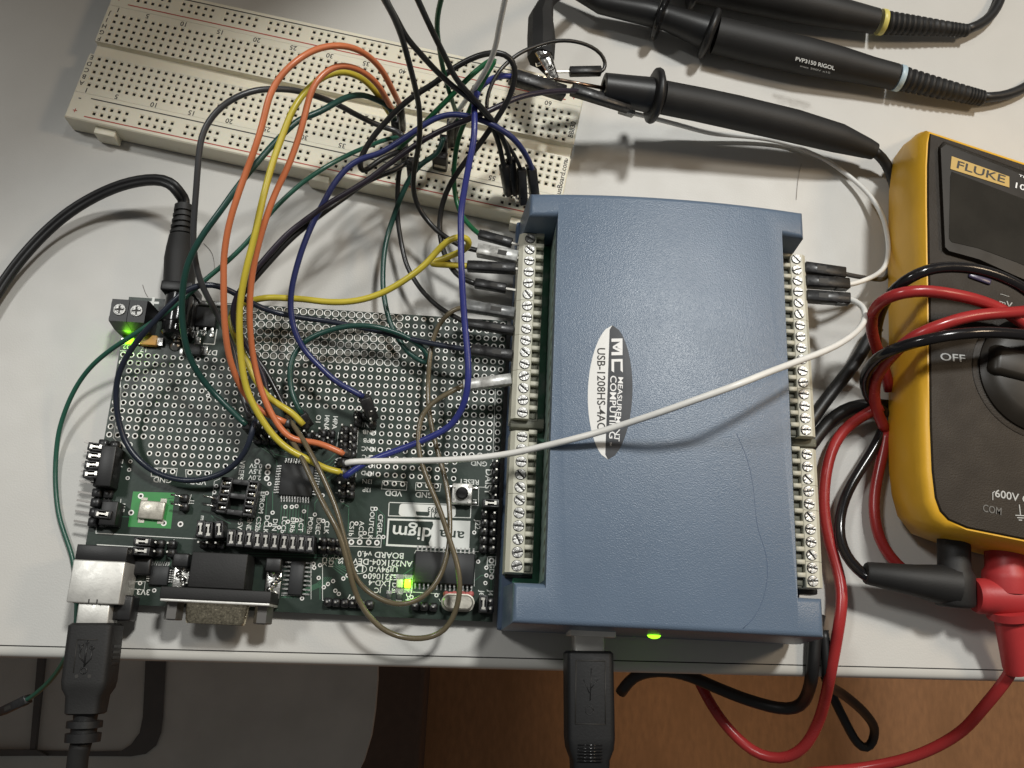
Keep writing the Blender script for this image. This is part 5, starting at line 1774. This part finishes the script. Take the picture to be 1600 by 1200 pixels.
wire('navy jumper wire making the big loop across the left pads to the seventh terminal connector', 'w_navy', path((402, 668, 11), (399, 655, 15), (396, 667, 16), (390, 690, 15), (377, 715, 13), (355, 735, 11), (325, 747, 10), (290, 751, 9), (260, 745, 9), (230, 730, 9), (205, 705, 10), (190, 675, 11), (183, 645, 13), (181, 615, 15), (184, 590, 17), (192, 568, 19), (211, 537, 22), (237, 507, 25), (262, 480, 27), (287, 457, 28), (307, 446, 28), (332, 444.5, 27), (353, 451, 25), (370, 460, 23), (385, 469, 21), (397, 475, 19), (413, 483, 17), (440, 490.5, 15), (475, 497, 14), (512, 502, 13), (545, 508, 13), (585, 516, 13), (625, 526, 14), (662, 534.5, 15), (700, 541.5, 16), (742, 548, 17)), 0.88,
     [((736, 546.5, 17), (801, 556, 18), {'w': 3.0, 'mtl': 'housing'}), ((399, 657, 15), (404, 672, 9), {'w': 2.5})])
wire('dark purple jumper wire from a probe-side plug down to the header', 'w_purple', path((925, 147, 27), (905, 142.5, 29), (880, 142, 32), (841, 145.5, 36), (815, 151, 38), (794, 159, 39), (762, 174, 40), (731, 187, 40), (700, 199, 39), (672, 213, 37), (647, 228, 35), (625, 244, 34), (600, 262, 33), (575, 281, 32), (544, 300, 31), (512, 319, 30), (481, 341, 29), (450, 365, 28), (420, 397, 27), (399, 422, 26), (380, 447, 25), (368, 468, 23), (363, 490, 21), (370, 515, 19), (388, 545, 17), (406, 575, 15), (415, 600, 14), (418, 628, 13), (420, 650, 12)), 0.86,
     [((893, 140, 29), (983, 168, 24), {'w': 3.2, 'win': False})])
t, e = bbend(641, 250)
wire('black jumper wire lying under the dark purple one towards the header', 'w_black', [t] + path((633, 254, 21), (622, 263, 22), (600, 272, 23), (572, 284, 24), (545, 304, 25), (518, 323, 26), (485, 348, 26), (455, 373, 26), (425, 405, 25), (401, 432, 24), (380, 458, 21), (368, 482, 19), (372, 515, 16), (392, 548, 14), (415, 580, 13), (432, 612, 12), (446, 640, 12), (455, 658, 11)), 0.86, [e])
wire('black jumper wire dropping from the breadboard to the sixth terminal connector', 'w_black', path((632, 252, 19), (626, 258, 19), (623, 270, 18), (621.5, 290, 16), (621, 315, 13), (621, 340, 11), (624, 362, 10), (628, 385, 9), (636, 416, 9), (648, 438, 9), (660, 455, 10), (682, 477, 12), (712, 496, 15), (735, 507.5, 17)), 0.78,
     [((731, 505.5, 17), (803, 517, 18), {'w': 2.6})])
t, e = bbend(636, 231)
wire('black jumper wire making the tall round loop above the breadboard to the fourth terminal connector', 'w_black', [t] + path((628, 235, 23), (612, 241, 25), (592, 251, 26), (575, 264, 27), (566, 267.5, 28), (562, 259, 29), (564, 247, 30), (570, 234, 31), (582, 215, 33), (597, 197, 35), (616, 176, 38), (635, 159, 41), (654, 145, 43), (679, 130, 46), (704, 110, 49), (729, 95, 51), (757, 84, 53), (781, 82, 53), (796, 89, 52), (805, 105, 50), (804, 127, 47), (797, 150, 44), (785, 172, 41), (772, 192, 38), (758, 213, 34), (744, 232, 31), (726, 254, 27), (710, 277, 23), (699, 297, 20), (691, 320, 17), (687, 343, 15), (687, 362, 14), (690, 381, 14), (695, 399, 14), (703, 415, 15), (713, 428, 16), (726, 437, 17), (745, 444, 17)), 0.88,
     [((742, 442.5, 17), (791, 451, 18), {'w': 2.6, 'pin': 3.0})])
wire('black wire entering at the top and running down to the second terminal connector', 'w_black', path((585, -30, 100), (601, 0, 92), (616, 28, 84), (629, 62, 75), (641, 105, 66), (650, 142, 57), (655, 170, 50), (656, 195, 44), (655, 222, 38), (650, 250, 31), (646, 275, 26), (646, 297, 21), (650, 316, 18), (659, 333, 16), (670, 347, 15), (682, 360, 15), (697, 371, 15), (715, 382, 15), (735, 389, 16), (750, 392, 17)), 0.82,
     [((746, 391, 17), (809, 403, 18), {'w': 3.6, 'mtl': 'scuffed', 'pin': 1.5})])
wire('black wire from the top, right of the previous pair, to the leftmost rail connector', 'w_black', path((590, -30, 96), (604, 2, 89), (618, 27, 82), (635, 58, 74), (657, 84, 67), (682, 111, 60), (707, 134, 54), (731, 152, 48), (752, 170, 43), (766, 190, 38), (776, 214, 33), (783, 238, 28), (787, 262, 24)), 0.82,
     [((787, 258, 24), (795, 303, 12), {'w': 2.6, 'pin': 2.0, 'win': False})])
wire('black wire entering at the top centre and bending to the second rail connector', 'w_black', path((636, -36, 92), (653, 0, 84), (668, 33, 76), (682, 62, 70), (699, 96, 63), (712, 122, 57), (734, 148, 50), (756, 172, 44), (772, 192, 38), (786, 217, 33), (794, 238, 28), (797, 254, 24)), 0.82,
     [((797, 249, 24), (806, 303, 12), {'w': 2.6, 'pin': 2.0, 'win': False})])
wire('thin black jumper wire curling back from the plug clipped to the probe tip', 'w_black', path((934, 112, 28), (941, 111.5, 28), (946, 104, 28), (944, 91, 29), (933, 78, 31), (915, 69, 33), (890, 63.5, 35), (865, 64.5, 36), (838, 72, 37), (812, 83, 38), (796, 95, 38), (780, 111, 38), (768, 132, 37), (761, 152, 36), (760, 168, 35), (765, 186, 34), (776, 203, 33), (787, 217, 31), (798, 233, 28), (808, 250, 25), (815, 268, 22)), 0.62,
     [((815, 264, 23), (818, 318, 12), {'w': 2.6, 'win': False}), ((939, 111, 28), (890, 112, 29), {'w': 2.6, 'pin': 8.0, 'win': False})])
# --- blue
wire('bright blue jumper wire running straight down from beside the clip to the circuit board', 'w_blue', path((802, 121, 32), (790, 118, 33), (769, 123, 36), (750, 137, 40), (742.5, 156, 43), (741, 178, 44), (741.5, 200, 44), (739, 225, 43), (733, 256, 41), (725.5, 297, 38), (720.5, 328, 36), (720, 362, 35), (720.5, 400, 34), (721.5, 432, 33), (723.5, 470, 31), (727, 515, 29), (731, 560, 28), (731.5, 595, 27), (727, 625, 25), (718, 646, 23), (702, 667, 21), (675, 682, 19), (625, 702.5, 16), (595, 713, 15), (563, 728, 14), (538, 746, 13)), 0.98,
     [((797, 119, 32), (882, 146, 27), {'w': 4.0, 'win': False}), ((541, 743, 13), (530, 754, 10.5), {'w': 2.4})])
wire('dark blue jumper wire from the right rail connector to the jumper marked GND', 'w_midblue', path((832, 268, 22), (829, 257, 25), (821, 241, 29), (810, 225, 33), (795, 210, 36), (777, 199, 38), (757, 189, 39), (731, 181.5, 39), (705, 178.5, 38), (680, 185, 37), (655, 200, 36), (632, 216, 35), (612, 229, 34), (590, 241, 33), (566, 247.5, 33), (544, 261, 32), (522, 287, 31), (506, 316, 30), (491, 344, 28), (477, 376, 27), (465, 412, 25), (456, 450, 23), (454, 482, 21), (460, 516, 19), (475, 546, 17), (500, 573, 16), (525, 596, 15), (550, 610.5, 15), (568, 620, 14)), 0.9,
     [((830, 262, 23), (836, 312, 12), {'w': 2.8, 'win': False}), ((569, 620, 14), (583, 654, 9), {'w': 3.4})])
# --- green, white
t, e = bbend(621, 234)
wire('green jumper wire rising from the breadboard over to the first terminal connector', 'w_green', [t] + path((630, 226, 27), (640, 216, 29), (655, 202, 32), (670, 185, 35), (686, 169, 38), (704, 151, 41), (724, 130, 44), (745, 110, 46), (765, 95, 47), (775, 92, 47), (768, 103, 46), (756, 124, 44), (747, 142, 42), (738, 162, 38), (729, 184, 34), (721, 203, 30), (715, 222, 26), (711, 246, 22), (709, 270, 18), (709.5, 291, 15), (712.5, 312, 13), (718, 330, 13), (726, 343, 14), (738, 357, 15), (752, 368, 17)), 0.80,
     [((748, 366, 17), (800, 380, 18), {'w': 2.6, 'pin': 3.4})])
t, e = bbend(714, 186)
wire('green wire entering at the top and plugged into the middle of the breadboard', 'w_green', path((700, -40, 90), (689, 0, 80), (684, 24, 74), (683, 47, 68), (686, 71, 62), (690, 97, 54), (697, 127, 46), (704, 150, 39), (710, 168, 32)) + [t], 0.72, [e])
t, e = bbend(704, 190)
wire('white wire slanting down from the top edge into the breadboard', 'w_white', path((797, -40, 90), (789, 0, 80), (781, 37, 71), (774, 73, 62), (764, 100, 54), (748, 128, 46), (727, 158, 35)) + [t], 0.78, [e])
t, e = bbend(693, 215)
wire('teal jumper wire from the breadboard hooking back in a loop to the header', 'w_teal', [t] + path((690, 224, 22), (686, 236, 21), (676, 245, 20), (664, 252, 20), (652, 262, 19), (640, 279, 17), (630, 300, 15), (621, 322, 13), (613, 345, 11), (606, 366, 10), (601, 390, 10), (598.5, 420, 10), (598.5, 450, 10), (602, 475, 10), (608, 500, 10), (617, 520, 10), (630, 542, 10), (647, 558, 10), (660, 565, 10), (669, 567, 11), (670, 560, 12), (663, 546, 13), (650, 535, 14), (630, 524, 15), (608, 516, 16), (585, 510.5, 17), (560, 508.5, 17), (535, 511, 17), (506, 519, 17), (480, 531, 16), (462, 549, 15), (453, 575, 15), (454, 603, 14), (461, 628, 14), (472, 648, 13)), 0.85,
     [e, ((471, 646, 13), (484, 664, 9), {'w': 2.5})])
wire('long white jumper wire bridging the blue box from a right-hand terminal to the header', 'w_white', path((1320, 467.5, 19), (1330, 468, 20), (1345, 476, 23), (1352, 490, 27), (1348, 506, 31), (1335, 521, 35), (1312, 537, 40), (1280, 552, 46), (1240, 567, 51), (1200, 582, 55), (1150, 602, 57), (1100, 620, 55), (1050, 638, 51), (1000, 655, 46), (950, 671, 41), (900, 685, 37.5), (850, 697, 33), (800, 708, 29), (750, 715, 25), (700, 718.5, 21), (650, 720, 18), (600, 720.5, 16), (565, 721, 15), (545, 722, 14.5), (539, 725, 13)), 0.92,
     [((1327, 468, 19.5), (1259, 463, 18), {'w': 3.5}), ((541, 722, 14), (530, 726, 11), {'w': 2.4})])
wire('white jumper wire curving from the right-hand terminals up under the near probe', 'w_white', path((1318, 445, 17), (1328, 444.5, 17), (1348, 439, 16), (1370, 429, 14), (1383, 416, 12), (1388, 395, 10), (1386, 365, 8), (1376, 332, 6), (1355, 301, 4), (1325, 274, 2.5), (1292, 251, 1.6), (1260, 236, 1.4), (1228, 224, 1.6), (1190, 216, 2.4), (1150, 212, 3), (1110, 208, 4), (1060, 195, 7), (1010, 182, 12), (985, 176, 15)), 0.80,
     [((1325, 445, 17), (1257, 440, 18), {'w': 3.5}), ((990, 177, 15), (968, 170, 17), {'w': 2.6, 'mtl': 'scuffed', 'win': False})])
wire('dark grey jumper wire beside the white one, running behind it to the multimeter', 'w_grey', path((1312, 426, 17), (1324, 429, 16.5), (1345, 433, 14), (1365, 436, 11), (1382, 436, 7), (1388, 425, 4), (1391, 400, 2), (1392, 370, 1.5)), 0.75,
     [((1319, 428, 17), (1256, 419, 18), {'w': 3.5})])
# --- the two brown translucent ones
wire('brown translucent jumper wire, outer loop dipping below the board, from the pale eighth connector', 'w_brown', path((730, 600, 17), (712, 608, 18), (692, 619, 18), (672, 633, 18), (659, 650, 18), (653.5, 682, 18), (657, 718, 18), (670, 755, 18), (687, 796, 18), (703, 845, 18), (714, 880, 18), (718.5, 905, 18), (717, 935, 17), (708, 965, 15), (695, 985, 14), (675, 995, 13), (648, 998, 13), (622, 994, 13), (598, 983, 14), (576, 962, 15), (560, 937, 16), (549, 905, 18), (540, 868, 19), (528, 830, 20), (512, 800, 20), (498, 772, 19), (485, 745, 18), (472, 716, 17), (460, 695, 15), (447, 672, 13), (440, 655, 12)), 0.78,
     [((724, 603, 17), (799, 593, 18), {'w': 3.2, 'mtl': 'scuffed', 'win': False})])
wire('brown translucent jumper wire, inner loop, from the grey fifth connector to the header', 'w_brown', path((733, 480, 17), (715, 481, 17), (702, 489, 16), (691, 500, 15), (682, 515, 14), (675, 538, 13), (671, 565, 13), (669, 595, 12), (669, 625, 12), (673, 660, 12), (682, 700, 12), (694, 742, 13), (701, 780, 14), (703, 825, 15), (700, 862, 16), (688, 900, 16), (671, 924, 16), (648, 940, 16), (624, 945, 15), (596, 937, 15), (572, 922, 15), (555, 902, 16), (546, 872, 17), (537, 838, 18), (527, 800, 18), (513, 765, 18), (497, 730, 18), (482, 702, 17), (468, 678, 15), (455, 660, 13), (448, 650, 12)), 0.74,
     [((728, 478, 17), (804, 490, 18), {'w': 3.2, 'mtl': 'greyhousing'})])

# small loose parts plugged into the breadboard
def loose():
    for (x, y, lab) in ((688, 262, 'small black header block standing on the breadboard beside the green wires'),):
        p = bbhole(x, y)
        b = MB(); b.rbox((p.x, p.y, ZB + 4.2), (4.8, 2.5, 8.4), .3, basis(_br)); o = b.build('header_block', 'housing')
        tag(o, lab, 'header')
        k = MB(); k.box((p.x, p.y - 1.3, ZB + 3.2), (3.8, .3, 1.6), basis(_br)); k.build('contact_strip', 'solder', o)
loose()

# hairs and fibres lying on the table
def fibres():
    for pts, lab in (([(223, 445, .2), (226, 456, .25), (231, 464, .2)], 'short dark hair on the table left of the power plug'),
                     ([(318, 380, .2), (330, 392, .3), (335, 410, .3), (335, 425, .2)], 'curved hair on the table right of the power plug'),
                     ([(1252, 256, .2), (1247, 280, .3), (1244, 312, .2)], 'long fine hair on the table above the blue box')):
        b = MB(); b.tube(smooth_path(pxpath(pts), 1), .07, 5)
        tag(b.build('hair', 'fibre'), lab, 'hair')
fibres()
